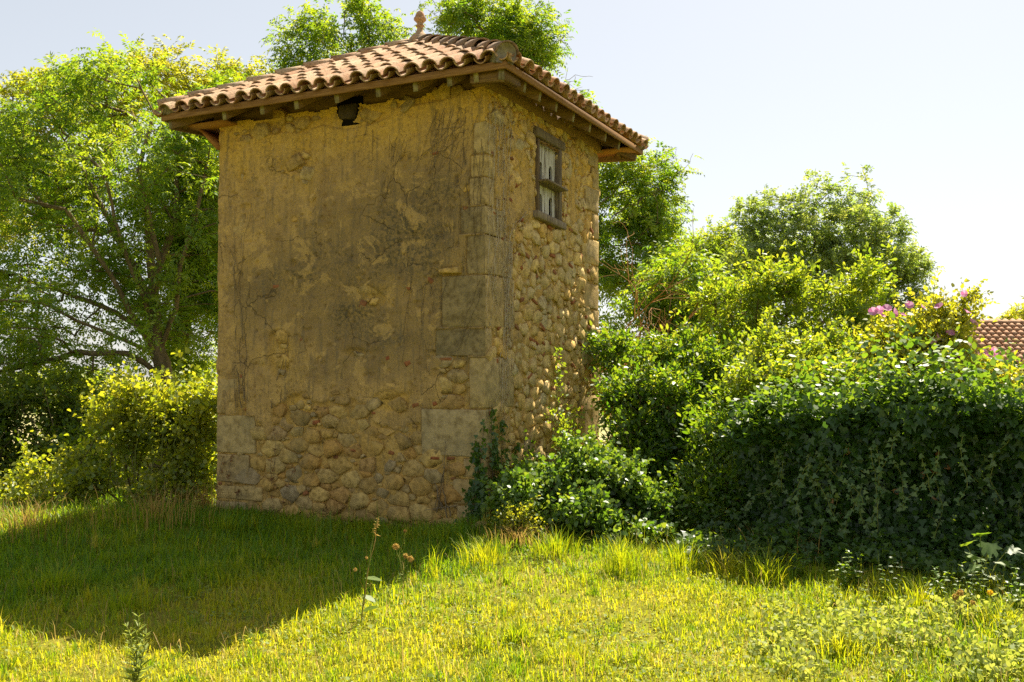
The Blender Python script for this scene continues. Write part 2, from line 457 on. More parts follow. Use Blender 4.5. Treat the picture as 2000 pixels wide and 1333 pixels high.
M['yellowflower'] = leaf_mat('yellow_petal', [(0.75, 0.5, 0.02), (0.8, 0.55, 0.03)], [(0.8, 0.5, 0.02), (0.8, 0.55, 0.03)], 0.4, 0.01, 0.5)

def ground_mat():
    m, nt = new_mat('soil_and_thatch')
    n1 = noise(nt, 0.9, 5, 0.6); n2 = noise(nt, 30, 6, 0.7)
    c = ramp(nt, n1, [(0.35, (0.12, 0.14, 0.014)), (0.55, (0.20, 0.19, 0.022)), (0.72, (0.26, 0.20, 0.06))])
    c = mixc(nt, 1.0, c, ramp(nt, n2, [(0.35, (0.55,) * 3), (0.65, (1.25,) * 3)]), 'MULTIPLY')
    g = nt.nodes.new('ShaderNodeNewGeometry'); sx = nt.nodes.new('ShaderNodeSeparateXYZ')
    nt.links.new(g.outputs['Position'], sx.inputs[0])
    far = ramp(nt, mathn(nt, 'DIVIDE', sx.outputs[1], 300.0), [(0.06, (0,) * 3), (0.3, (1,) * 3)])
    n3 = noise(nt, 0.012, 3, 0.5)
    fc = ramp(nt, n3, [(0.4, (0.20, 0.22, 0.07)), (0.6, (0.42, 0.36, 0.18))])
    c = mixc(nt, far, c, fc)  # distance haze put into the colour as paler far ground
    finish(nt, c, 0.97, 0.05, n2, 0.6, 0.03)
    return m
M['ground'] = ground_mat()

# ------------------------------------------------------------------ placing in the world
TH = 0.4545                                  # the tower is turned 26 degrees
WN_ = np.array([-0.3024, 10.795])            # near corner of the walls
DIR_R = np.array([math.cos(TH), -math.sin(TH)])   # local +x
DIR_S = np.array([math.sin(TH), math.cos(TH)])    # local +y
W, D, OV = 3.931, 3.575, 0.4845
ZE = 3.214 + EYE                             # underside of the fascia

def ray(px, py):
    a = (px - 1000) / F_PX; b = (666.5 - py) / F_PX
    return np.array([a, math.cos(PITCH) - b * math.sin(PITCH), math.sin(PITCH) + b * math.cos(PITCH)])
def at(px, py, depth):
    """world point seen at that spot of the survey picture, depth metres away"""
    r = ray(px, py); t = depth / r[1]
    return np.array([r[0] * t, depth, EYE + r[2] * t])
def on_front(px, py):
    r = ray(px, py); n = DIR_S
    t = (WN_ @ n) / (r[:2] @ n)
    p = r[:2] * t - WN_
    return p @ DIR_R, EYE + r[2] * t
def on_side(px, py):
    r = ray(px, py); n = DIR_R
    t = (WN_ @ n) / (r[:2] @ n)
    p = r[:2] * t - WN_
    return p @ DIR_S, EYE + r[2] * t

def ground_z(x, y):
    x = np.asarray(x, float); y = np.asarray(y, float)
    z = 0.10 * (fbm(x * 0.45 + 9, y * 0.45, 3, 5) - 0.5) + 0.03 * (vnoise(x * 2.1, y * 2.1, 8) - 0.5)
    z = z + 0.16 * np.exp(-((x - 0.15) ** 2 + (y - 10.3) ** 2) / 0.7)
    z = z - 0.10 * sstep(-0.5, -5.0, x) + 0.10 * sstep(1.0, 5, x) * sstep(11, 8, y)
    z = z + 0.22 * np.exp(-((x + 5.0) ** 2 / 3.0 + (y - 11.8) ** 2 / 1.6))
    d = np.maximum(0, y - 26)
    z = z - 22 * (1 - np.exp(-d / 190.0)) * sstep(40, -10, x - 0.2 * y)
    return z

# ------------------------------------------------------------------ ground
def build_ground():
    fx = np.arange(-8.5, 8.51, 0.17); fy = np.arange(3.0, 16.01, 0.17)
    k = np.cumsum(0.14 * 1.17 ** np.arange(1, 56))
    k = k[k < 3500]
    xs = np.concatenate((-8.5 - k[::-1], fx, 8.5 + k))
    kb = k[k < 80]
    ys = np.concatenate((3.0 - kb[::-1], fy, 16.0 + k))
    X, Y = np.meshgrid(xs, ys, indexing='ij')
    Z = ground_z(X, Y)
    v = np.stack((X, Y, Z), -1).reshape(-1, 3)
    nx, ny = len(xs), len(ys)
    i, j = np.meshgrid(np.arange(nx - 1), np.arange(ny - 1), indexing='ij')
    a = (i * ny + j).ravel()
    lo = np.stack((a, a + ny, a + ny + 1, a + 1), -1)
    me = raw_mesh('ground', v, lo, np.full(len(lo), 4), M['ground'], None, True)
    o = obj('ground', me)
    tag(o, 'rough meadow ground falling away to far fields', 'ground', kind='structure')
build_ground()

# ------------------------------------------------------------------ the tower
tower = empty('dovecote_tower', (WN_[0], WN_[1], 0.0), 'tall square ochre stone dovecote with a tiled pyramid roof', 'building', rz=-TH)
ZT = ZE + 0.02           # top of the masonry

def blob_sum(u, z, blobs, conv, su, sz):
    s = np.zeros_like(u)
    for (px, py, rx, ry, a) in blobs:
        cu, cz = conv(px, py)
        s = s + a * np.exp(-(((u - cu) / (rx / su)) ** 2 + ((z - cz) / (ry / sz)) ** 2))
    return s

FRONT_BARE = [(470, 268, 40, 22, .55), (530, 250, 60, 14, .9), (600, 240, 60, 14, .9), (720, 232, 60, 14, .9), (870, 185, 60, 10, .5), (800, 200, 50, 10, .7),
              (590, 300, 24, 42, .95), (560, 330, 20, 20, .8), (600, 345, 12, 40, .8), (610, 395, 12, 20, .7), (575, 430, 12, 14, .6), (475, 345, 14, 20, .8), (480, 405, 14, 10, .8),
              (545, 660, 26, 22, .9), (545, 705, 26, 40, 1.0), (580, 790, 26, 24, .9), (600, 830, 30, 40, .5), (762, 785, 32, 18, 1.2), (715, 575, 26, 22, .75), (740, 590, 26, 20, .75),
              (880, 535, 20, 14, 1.0), (890, 735, 32, 55, 1.0), (800, 575, 10, 20, .6), (790, 310, 12, 14, .7), (575, 515, 14, 18, .6), (915, 375, 10, 20, .8), (640, 860, 120, 30, .5),
              (470, 800, 12, 50, .9), (500, 860, 14, 40, 1.0), (860, 905, 40, 30, .8), (700, 690, 60, 16, .5), (860, 690, 40, 10, .6), (680, 225, 34, 24, 1.1)]
FRONT_STAIN = [(905, 590, 55, 55, 1.0), (770, 660, 120, 40, .8), (700, 610, 60, 30, .5), (640, 520, 120, 140, .62), (840, 430, 80, 130, .66), (900, 690, 50, 30, .6), (880, 400, 60, 90, .35),
               (540, 560, 70, 70, .5), (760, 500, 80, 90, .55), (480, 600, 40, 90, .4), (720, 380, 90, 70, .35), (700, 720, 150, 30, .45), (860, 830, 60, 50, .4)]
SIDE_SOUND = [(1026, 375, 17, 62, 1.1), (1118, 395, 9, 60, 1.0), (1015, 305, 14, 10, .8), (1135, 330, 10, 20, .7), (975, 330, 18, 110, .8), (1000, 430, 10, 40, .5), (990, 850, 18, 60, .7), (1100, 600, 12, 26, .4), (1010, 660, 16, 26, .55)]

def front_plaster(x, z):
    nz = fbm(x * 2.2 + 3, z * 2.2, 4, 11) - 0.5
    zl = on_front(650, 835)[1]
    low = sstep(zl + 0.55, zl - 0.40, z + nz * 2.2)
    b = blob_sum(x, z, FRONT_BARE, on_front, 132.0, 168.0) + low * 1.05 + nz * 0.55
    return 1 - sstep(0.36, 0.60, b)
def side_plaster(y, z):
    nz = fbm(y * 2.6 + 31, z * 2.6, 4, 23) - 0.5
    b = blob_sum(y, z, SIDE_SOUND, on_side, 62.0, 152.0) + nz * 0.7
    return sstep(0.42, 0.66, b)

# window opening on the side wall
WY0 = on_side(1049, 345)[0]; WY1 = on_side(1092, 352)[0]
WZ1 = on_side(1069, 266)[1]; WZ0 = on_side(1067, 431)[1]
# socket of the old beam under the front eave
BX0 = on_front(659, 230)[0]; BX1 = on_front(702, 222)[0]; BZ0 = on_front(680, 240)[1]

def build_wall_sheet(name, side):
    L = D if side else W
    st = 0.0165
    nu = int(L / st) + 1; nz = int((ZT + 0.25) / st) + 1
    u = np.linspace(0, L, nu) if side else np.linspace(-L, 0, nu)
    z = np.linspace(-0.25, ZT, nz)
    U, Z = np.meshgrid(u, z, indexing='ij')
    P = side_plaster(U, Z) if side else front_plaster(U, Z)
    rough = fbm(U * 9, Z * 9, 4, 41) - 0.5
    und = fbm(U * 1.5, Z * 1.5, 3, 43) - 0.5
    H = 0.023 + 0.020 * rough + 0.046 * (fbm(U * 3.3, Z * 4.2, 3, 45) - 0.5) + P * (0.030 + 0.022 * und + 0.006 * (fbm(U * 22, Z * 22, 2, 47) - 0.5))
    # cracks and pits in the sound coat
    cr = np.abs(fbm(U * 3.1 + 7, Z * 2.3, 4, 53) - 0.5)
    H = H - P * 0.016 * np.exp(-(cr / 0.006) ** 2) * (fbm(U * 1.1, Z * 1.1, 2, 59) > 0.52)
    H = H - P * 0.02 * sstep(0.72, 0.82, fbm(U * 14, Z * 14, 2, 61))
    # ragged top
    topz = ZT - 0.10 * fbm(U * 4, U * 0 + 3, 2, 71) + 0.02
    if not side:
        topz = topz - 0.0
    ok = Z < topz + 0.03
    if side:
        st_a = np.clip(blob_sum(U, Z, [(960, 600, 14, 60, .5), (1000, 700, 20, 50, .4), (1100, 480, 20, 30, .3)], on_side, 62., 152.), 0, 1)
        och = sstep(ZT - 1.5, ZT - 0.2, Z) * 0.9
    else:
        st_a = np.clip(blob_sum(U, Z, FRONT_STAIN, on_front, 132., 168.) * (0.6 + 0.8 * fbm(U * 2.5, Z * 2.5, 3, 81)), 0, 1)
        och = sstep(ZT - 0.95, ZT - 0.15, Z + 0.6 * (fbm(U * 1.7, Z * 1.7, 3, 83) - 0.5))
        och = np.maximum(och, 0.8 * np.clip(blob_sum(U, Z, [(762, 785, 30, 20, 1), (720, 580, 40, 30, .8), (560, 700, 30, 50, .7), (590, 320, 40, 50, .7), (880, 535, 25, 18, 1), (580, 790, 26, 20, .8)], on_front, 132., 168.), 0, 1))
    for (ra, rb_, rc, rd) in (Q_SIDE if side else Q_FRONT):
        ins = (U > ra) & (U < rb_) & (Z > rc + .004) & (Z < rd - .004)
        H = np.where(ins, np.minimum(H, 0.012), H)
    if side:
        V = np.stack((-0.04 + H, U, Z), -1)
    else:
        V = np.stack((U, 0.04 - H, Z), -1)
    i, j = np.meshgrid(np.arange(nu - 1), np.arange(nz - 1), indexing='ij')
    a = (i * nz + j)
    keep = ok[:-1, 1:] & ok[1:, 1:]
    um = (U[:-1, :-1] + U[1:, 1:]) / 2; zm = (Z[:-1, :-1] + Z[1:, 1:]) / 2
    if side:
        keep &= ~((um > WY0 + .03) & (um < WY1 - .03) & (zm > WZ0 + .03) & (zm < WZ1 - .03))
    else:
        wob = 0.16 * (fbm(um * 7, zm * 7, 3, 91) - .5)
        keep &= ~((((um + wob - (BX0 + BX1) / 2) / ((BX1 - BX0) * .56)) ** 2 + ((zm + wob - ZT - .05) / (ZT + .05 - BZ0)) ** 2) < 1)
    a = a[keep]
    lo = np.stack((a, a + nz, a + nz + 1, a + 1), -1)
    me = raw_mesh(name, V.reshape(-1, 3), lo, np.full(len(lo), 4), M['wall'],
                  {'plaster': P.ravel(), 'stain': st_a.ravel(), 'ochre': och.ravel()}, True)
    return obj(name, me, tower)
mb = MB(); mb.add([(-W + .03, .03, -.25), (-W + .03, D, -.25), (-W + .03, D, ZT), (-W + .03, .03, ZT)], [(0, 3, 2, 1)])
mb.build('left_wall', M['wall'], tower)
mb = MB(); mb.add([(-W + .03, D - .03, -.25), (-.03, D - .03, -.25), (-.03, D - .03, ZT), (-W + .03, D - .03, ZT)], [(0, 3, 2, 1)])
mb.build('back_wall', M['wall'], tower)

# --- dressed corner stones: (y top, y bottom, left end on the front, right end on the side) in survey pixels
def quoin_mesh(x0, x1, y0, y1, z0, z1, seed):
    bm = bmesh.new()
    bmesh.ops.create_cube(bm, size=1.0)
    for v in bm.verts:
        v.co = ((x0 + x1) / 2 + v.co.x * (x1 - x0), (y0 + y1) / 2 + v.co.y * (y1 - y0), (z0 + z1) / 2 + v.co.z * (z1 - z0))
    bmesh.ops.bevel(bm, geom=bm.edges[:], offset=0.016, segments=2, affect='EDGES', profile=0.55)
    r = random.Random(seed)
    bmesh.ops.subdivide_edges(bm, edges=[e for e in bm.edges if e.calc_length() > 0.12], cuts=2, use_grid_fill=True)
    for v in bm.verts:
        v.co += Vector((r.uniform(-1, 1), r.uniform(-1, 1), r.uniform(-1, 1))) * 0.0055
    me = bpy.data.meshes.new('quoin'); bm.to_mesh(me); bm.free()
    a = me.attributes.new('var', 'FLOAT', 'FACE'); a.data.foreach_set('value', [r.random()] * len(me.polygons))
    me.polygons.foreach_set('use_smooth', [True] * len(me.polygons))
    me.materials.append(M['quoin'])
    return me

near_q = [(236, 299, 925, 968), (300, 345, 920, 967), (345, 400, 917, 964), (401, 457, 900, 985), (457, 535, 912, 1000), (536, 639, 863, 1004), (640, 696, 851, 960),
          (697, 799, 917, 1003), (800, 895, 823, 966), (896, 936, 905, 964), (937, 989, 885, 958), (990, 1030, 893, 962)]
Q_FRONT = []; Q_SIDE = []
qs = 0
for (ya, yb, fx, sx) in near_q:
    z1 = on_front(946, ya + 1.2)[1]; z0 = on_front(946, yb - 0.6)[1]
    xa = on_front(fx, (ya + yb) / 2)[0]; yb_ = on_side(sx, (ya + yb) / 2)[0]
    e = random.uniform(0.004, 0.013)
    me = quoin_mesh(xa, e, -e, yb_, z0, z1, qs)
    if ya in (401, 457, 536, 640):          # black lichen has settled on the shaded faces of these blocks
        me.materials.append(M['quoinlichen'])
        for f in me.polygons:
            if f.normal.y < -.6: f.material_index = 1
    o = obj('quoin', me, tower); qs += 1
    Q_FRONT.append((xa, 0.02, z0, z1)); Q_SIDE.append((-0.02, yb_, z0, z1))
for (ya, yb, fx) in [(283, 318, 452), (318, 366, 474), (366, 420, 449), (421, 468, 478), (469, 542, 462), (543, 610, 474), (611, 690, 456), (690, 738, 470), (739, 808, 462), (810, 884, 498), (886, 941, 486), (947, 974, 512), (977, 1000, 480), (1001, 1030, 470)]:
    z1 = on_front(427, ya + 1)[1]; z0 = on_front(427, yb - .5)[1]
    xb = on_front(fx, (ya + yb) / 2)[0]
    e = random.uniform(-0.002, 0.008) if ya < 740 else random.uniform(0.004, 0.012)
    obj('quoin', quoin_mesh(-W - e, xb, -e + (0.014 if ya < 739 else 0), 0.45, z0, z1, qs), tower); qs += 1
    if ya > 739: Q_FRONT.append((-W - .02, xb, z0, z1))
for (ya, yb, sx) in [(303, 332, 1148), (333, 372, 1158), (374, 419, 1144), (420, 470, 1158), (472, 521, 1137), (522, 556, 1160), (557, 606, 1141), (607, 658, 1160), (659, 714, 1136), (715, 768, 1155), (769, 855, 1131), (856, 900, 1150), (901, 950, 1140)]:
    z1 = on_side(1170, ya + 1)[1]; z0 = on_side(1170, yb - .5)[1]
    y0 = on_side(sx, (ya + yb) / 2)[0]
    e = random.uniform(0.0, 0.012)
    obj('quoin', quoin_mesh(-0.45, e, y0, D + e, z0, z1, qs), tower); qs += 1
    Q_SIDE.append((y0, D + .02, z0, z1))

front_wall = build_wall_sheet('front_wall', False)
side_wall = build_wall_sheet('side_wall', True)

# --- rubble: power-diagram cells turned into rounded stones
def cells(u0, u1, z0, z1, asp, rmin, rmax, rs):
    pts = []
    arr = np.zeros((0, 3))
    r_ = np.random.default_rng(rs)
    for k in range(9000):
        f = k / 9000
        rad = rmax * (1 - f) ** 1.5 + rmin
        rad *= r_.uniform(0.85, 1.1)
        p = np.array([r_.uniform(u0, u1) / asp, r_.uniform(z0, z1)])
        if len(arr):
            d = np.hypot(arr[:, 0] - p[0], arr[:, 1] - p[1])
            if np.any(d < (arr[:, 2] + rad) * 0.92): continue
        arr = np.vstack((arr, [p[0], p[1], rad]))
    out = []
    for i in range(len(arr)):
        c = arr[i]
        d = np.hypot(arr[:, 0] - c[0], arr[:, 1] - c[1])
        idx = np.argsort(d)[1:26]
        b = c[2] * 1.75
        poly = [np.array([c[0] + b * math.cos(t), c[1] + b * math.sin(t)]) for t in np.linspace(0, TAU, 10, endpoint=False) + r_.uniform(0, 1)]
        for j in idx:
            q = arr[j]; n = q[:2] - c[:2]; L = np.hypot(*n)
            if L < 1e-6: continue
            n = n / L
            off = (L * L + c[2] ** 2 - q[2] ** 2) / (2 * L)
            new = []
            for a_, b_ in zip(poly, poly[1:] + poly[:1]):
                da = (a_ - c[:2]) @ n - off; db = (b_ - c[:2]) @ n - off
                if da <= 0: new.append(a_)
                if da * db < 0: new.append(a_ + (b_ - a_) * (da / (da - db)))
            poly = new
            if len(poly) < 3: break
        if len(poly) < 3: continue
        P = np.array(poly); P[:, 0] *= asp
        out.append((np.array([c[0] * asp, c[1]]), P, c[2]))
    return out

def stone_geo(c, P, h, r_):
    """rounded stone in (u, z, height) space, nine-sided"""
    Q = []
    n = len(P)
    ln_ = np.hypot(*(np.roll(P, -1, 0) - P).T)
    P = P[ln_ > .22 * ln_.mean()] if (ln_ > .22 * ln_.mean()).sum() >= 4 else P
    n = len(P)
    for k in range(n):                       # nick the corners, keep the stone angular
        a, b = P[k], P[(k + 1) % n]
        Q += [a * 0.87 + b * 0.13, a * 0.13 + b * 0.87] if n <= 5 else [a]
    Q = np.array(Q)
    seg = np.hypot(*(np.roll(Q, -1, 0) - Q).T); cum = np.concatenate(([0], np.cumsum(seg)))
    m = len(Q)
    R = Q
    cen = R.mean(0); size = math.sqrt(abs(np.sum(R[:, 0] * np.roll(R[:, 1], -1) - R[:, 1] * np.roll(R[:, 0], -1))) / 2)
    gap = 0.004 + 0.008 * r_.uniform()
    rr = np.hypot(*(R - cen).T)[:, None]
    R = cen + (R - cen) * np.maximum(0.4, (rr - gap) / rr)
    R = R + r_.normal(0, 0.045 * size, R.shape)
    ti = r_.normal(0, 0.13, 2)
    rings = []
    for s, q in ((1.02, 0.0), (0.99, 0.82), (0.92, 1.0)):
        S = cen + (R - cen) * s + r_.normal(0, 0.025 * size, R.shape) * (q > 0)
        hh = h * q + (S - cen) @ ti * (q > 0) + r_.normal(0, 0.05 * h, m) * (q > 0)
        rings.append(np.concatenate((S, np.maximum(hh, -.01)[:, None]), 1))
    top = np.array([[cen[0], cen[1], h * 1.0 + r_.normal(0, .07 * h)]])
    V = np.concatenate(rings + [top])
    F = []
    for q in range(2):
        for k in range(m):
            k2 = (k + 1) % m
            F.append((q * m + k, q * m + k2, (q + 1) * m + k2, (q + 1) * m + k))
    for k in range(m):
        F.append((2 * m + k, 2 * m + (k + 1) % m, 3 * m))
    return V, F, size

def in_rects(u, z, rects, mg=0.0):
    return any(a - mg < u < b + mg and c - mg < z < d + mg for a, b, c, d in rects)

stones = []      # (seen area, side?, V local to tower, F, var)
r_ = np.random.default_rng(5)
for (c, P, rad) in cells(-W, 0, -0.1, ZT + 0.02, 1.5, 0.016, 0.085, 3):
    if c[0] < -W + .05 or c[0] > -.05: continue
    if in_rects(c[0], c[1], Q_FRONT, -0.02) or (BX0 < c[0] < BX1 and c[1] > BZ0 - .03): continue
    p = float(front_plaster(np.array([c[0]]), np.array([c[1]]))[0])
    if p > 0.72: continue
    h = (r_.uniform(0.032, 0.056) + 0.10 * max(0, rad - .04)) * (1 - 0.22 * p)
    V, F, s = stone_geo(c, P, h, r_)
    if c[1] > ZT - 0.12: V[:, 2] *= 1.25
    L = np.stack((V[:, 0], 0.046 - V[:, 2], V[:, 1]), -1)
    stones.append((s * s, False, L, F, r_.random()))
for (c, P, rad) in cells(0, D, -0.1, ZT + 0.02, 1.2, 0.015, 0.080, 9):
    if c[0] < .05 or c[0] > D - .05: continue
    if in_rects(c[0], c[1], Q_SIDE, -0.01): continue
    if WY0 - .03 < c[0] < WY1 + .03 and WZ0 - .05 < c[1] < WZ1 + .05: continue
    p = float(side_plaster(np.array([c[0]]), np.array([c[1]]))[0])
    if p > 0.7: continue
    h = (r_.uniform(0.032, 0.058) + 0.12 * max(0, rad - .04)) * (1 - 0.25 * p)
    V, F, s = stone_geo(c, P, h, r_)
    L = np.stack((-0.046 + V[:, 2], V[:, 0], V[:, 1]), -1)
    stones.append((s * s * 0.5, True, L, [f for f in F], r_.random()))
stones.sort(key=lambda q: -q[0])
def mk_stone(V, F, a, name, parent, mat):
    lo = [i for f in F for i in f]
    me = raw_mesh(name, V, lo, [len(f) for f in F], mat, {'var': np.full(len(F), a)}, True)
    return obj(name, me, parent)
def flip(F): return [tuple(reversed(f)) for f in F]
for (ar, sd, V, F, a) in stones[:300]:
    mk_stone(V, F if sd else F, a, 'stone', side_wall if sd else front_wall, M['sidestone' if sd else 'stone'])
for sd in (False, True):
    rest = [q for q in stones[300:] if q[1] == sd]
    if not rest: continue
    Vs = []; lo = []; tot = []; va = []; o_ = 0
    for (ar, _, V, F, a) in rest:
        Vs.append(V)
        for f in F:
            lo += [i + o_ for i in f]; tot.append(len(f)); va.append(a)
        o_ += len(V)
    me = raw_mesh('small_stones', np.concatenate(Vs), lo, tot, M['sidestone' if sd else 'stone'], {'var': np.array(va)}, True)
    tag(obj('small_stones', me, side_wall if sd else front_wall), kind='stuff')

# --- brick and tile fragments packed into the joints
def frag(conv, px, py, w, h, side, rot):
    u, z = conv(px, py)
    mb = MB()
    b = 0.5
    pts = []
    for dz in (-h / 2, h / 2):
        for (du, dy) in ((-w / 2, -.052), (w / 2, -.048), (w / 2, .03), (-w / 2, .03)):
            uu = du * math.cos(rot) - dz * math.sin(rot) + random.uniform(-.006, .006)
            zz = du * math.sin(rot) + dz * math.cos(rot) + random.uniform(-.005, .005)
            y = 0.04 + dy
            pts.append((-y, u + uu, z + zz) if side else (u + uu, y, z + zz))
    if side: pts = [pts[i] for i in (1, 0, 3, 2, 5, 4, 7, 6)]
    mb.box8(pts)
    me = mb.mesh('brick', M['brick'])
    bevel_mesh(me, 0.006, 1)
    obj('brick', me, side_wall if side else front_wall)
for (px, py, w, h, ro) in [(541, 560, .12, .045, .1), (708, 596, .085, .10, -.4), (650, 600, .04, .05, .2), (798, 561, .06, .07, .7), (840, 548, .05, .09, .8), (455, 362, .05, .03, 0), (497, 372, .05, .06, .8),
                           (850, 300, .08, .03, .2), (545, 664, .06, .03, 0), (590, 664, .07, .03, 0), (757, 700, .05, .05, .3), (797, 710, .09, .06, .3), (820, 706, .10, .03, -.1), (870, 702, .16, .035, 0), (475, 735, .09, .05, .1),
                           (617, 826, .10, .05, .1), (655, 893, .05, .04, 0), (597, 963, .08, .06, .3), (730, 807, .06, .03, 0), (850, 788, .06, .05, .4), (812, 792, .09, .05, .3), (765, 885, .08, .04, -.2), (690, 880, .08, .03, 0),
                           (850, 895, .12, .03, 0), (880, 896, .10, .03, .1), (885, 935, .06, .03, 0), (655, 602, .05, .03, .3), (910, 405, .08, .06, .1), (480, 800, .05, .03, 0), (430, 945, .05, .04, 0)]:
    frag(on_front, px, py, w, h, False, ro)
rb = random.Random(4)
for (px, py) in [(1000, 310), (1003, 355), (1012, 360), (962, 300), (965, 417), (975, 400), (1000, 420), (985, 465), (1012, 497), (1030, 500), (1045, 505), (1060, 520), (1022, 520), (1080, 500), (1115, 520), (1135, 500), (1100, 340), (1105, 400), (1103, 420),
                 (1130, 400), (1140, 408), (1075, 445), (1095, 447), (1115, 450), (1050, 542), (1015, 550), (1085, 535), (1110, 545), (1020, 585), (1045, 590), (1090, 620), (1060, 668), (1075, 670), (1050, 672), (1040, 665), (1100, 672), (1135, 672), (1063, 690),
                 (975, 640), (972, 705), (995, 708), (1000, 712), (1120, 715), (1130, 718), (1155, 745), (1153, 735), (1145, 716), (1100, 805), (1120, 805), (1135, 800), (1040, 800), (960, 806), (1080, 760), (1060, 640), (1025, 640), (1150, 530), (1155, 450), (1145, 620), (1150, 640), (1110, 750), (1035, 735), (1090, 700), (1050, 610), (1120, 590), (1010, 640), (1020, 430), (1000, 395)]:
    frag(on_side, px, py, rb.uniform(.06, .16), rb.uniform(.03, .055), True, rb.uniform(-.5, .7))
# stone tongue sticking out of the hole in the plaster
mb = MB()
u, z = on_front(884, 530)
mb.box8([(u - .13, -.10, z - .02), (u + .10, -.06, z - .035), (u + .12, .06, z - .03), (u - .12, .06, z - .03), (u - .15, -.09, z + .02), (u + .09, -.06, z + .045), (u + .12, .06, z + .06), (u - .1, .06, z + .05)])
o = obj('jutting_stone', bevel_mesh(mb.mesh('jutting_stone', M['stone']), 0.02, 2), front_wall)
# putlog hole low in the wall
# old beam end in its socket
mb = MB(); mb.box(BX0 - .02, BX1 + .02, .02, .5, BZ0 - .03, ZT + .1); 
o = mb.build('beam_socket', M['black'], front_wall)
mb = MB(); mb.box8([(BX0 + .02, -.02, BZ0 + .06), (BX1 - .08, -.04, BZ0 + .035), (BX1 - .06, .3, BZ0 + .03), (BX0 + .02, .3, BZ0 + .05), (BX0 + .0, .0, ZT + .02), (BX1 - .03, -.03, ZT + .02), (BX1 - .03, .3, ZT + .02), (BX0, .3, ZT + .02)])
obj('beam_end', bevel_mesh(mb.mesh('beam_end', M['darkbark']), 0.035, 2), front_wall)

# --- pigeon window: frame, painted boards with flight holes, perch
win = empty('x', (0, 0, 0)); win.name = 'pigeon_window'; win.parent = tower
def beam(name, x0, x1, y0, y1, z0, z1, mat, parent, bev=0.006, tilt=0.0):
    mb = MB(); mb.box(x0, x1, y0, y1, z0, z1)
    me = bevel_mesh(mb.mesh(name, mat), bev, 1)
    if tilt:
        cy_ = (y0 + y1) / 2; cz_ = (z0 + z1) / 2
        for v in me.vertices:
            dy = v.co.y - cy_; dz = v.co.z - cz_
            v.co.y = cy_ + dy * math.cos(tilt) - dz * math.sin(tilt); v.co.z = cz_ + dy * math.sin(tilt) + dz * math.cos(tilt)
    return obj(name, me, parent)
mb = MB()     # dark room behind the boards
mb.add([(-.03, WY0, WZ0), (-.03, WY1, WZ0), (-.03, WY1, WZ1), (-.03, WY0, WZ1), (-.6, WY0, WZ0), (-.6, WY1, WZ0), (-.6, WY1, WZ1), (-.6, WY0, WZ1)], [(4, 5, 6, 7), (0, 4, 7, 3), (1, 2, 6, 5), (0, 1, 5, 4), (3, 7, 6, 2)])
mb.build('dark_recess', M['black'], win)
jw = 0.075
beam('jamb', -.13, .025, WY0 - .02, WY0 + .035, WZ0 + .055, WZ1 - .10, M['oldwood'], win)
beam('jamb', -.16, .035, WY1 - .075, WY1 + .02, WZ0 - .01, WZ1 - .10, M['frame'], win)
beam('lintel', -.14, .055, WY0 - .10, WY1 + .10, WZ1 - .098, WZ1 + .02, M['frame'], win, .012, -0.02)
beam('sill', -.12, .075, WY0 - .12, WY1 + .09, WZ0 - .045, WZ0 + .052, M['frame'], win, .014, -0.05)
zm = on_side(1066, 364)[1]
def plank(y0, y1, z0, z1, x, holes):
    bm = bmesh.new()
    def loop(pts):
        vs = [bm.verts.new((x, p[0], p[1])) for p in pts]
        return [bm.edges.new((vs[k], vs[(k + 1) % len(vs)])) for k in range(len(vs))]
    es = loop([(y0, z0), (y1, z0), (y1, z1), (y0, z1)])
    for (hy, hz, hw, hh) in holes:
        pts = [(hy - hw, hz), (hy + hw, hz)] + [(hy + hw * math.cos(t), hz + hh - hw + hw * 1.2 * math.sin(t)) for t in np.linspace(0, math.pi, 8)]
        es += loop(pts)
    bmesh.ops.triangle_fill(bm, edges=es, use_beauty=True)
    for f in bm.faces:
        if f.normal.x < 0: f.normal_flip()
    r = bmesh.ops.extrude_face_region(bm, geom=bm.faces[:])
    for v in [g for g in r['geom'] if isinstance(g, bmesh.types.BMVert)]: v.co.x -= 0.028
    bmesh.ops.recalc_face_normals(bm, faces=bm.faces[:])
    me = bpy.data.meshes.new('board'); bm.to_mesh(me); bm.free()
    return obj('board', me, win, M['paint'])
yb0 = WY0 + .03; yb1 = WY1 - .07; ym = yb0 + (yb1 - yb0) * 0.47
hw = 0.056
for (a, b, dx) in ((yb0, ym - .004, 0.0), (ym + .004, yb1, .006)):
    hc = (a + b) / 2 + .01
    plank(a, b, WZ0 + .045, WZ1 - .10, -.035 + dx, [(hc, WZ0 + .07, hw, .25), (hc, zm + .04, hw, .25)])
beam('perch', -.06, .16, yb0 - .05, WY1 - .06, zm - .005, zm + .022, M['frame'], win, .005, -0.04)
# old straw of a nest under the lintel
mb = MB(); rr = random.Random(3)
for k in range(60):
    y = rr.uniform(yb0, yb1); z = WZ1 - .11 - rr.uniform(0, .03)
    mb.tube([(-.02, y, z), (.02 + rr.uniform(0, .02), y + rr.uniform(-.1, .1), z - rr.uniform(-.01, .03)), (.03, y + rr.uniform(-.2, .2), z - rr.uniform(0, .05))], [.003, .003, .002], 3)
mb.build('nest_straw', M['drystem'], win)

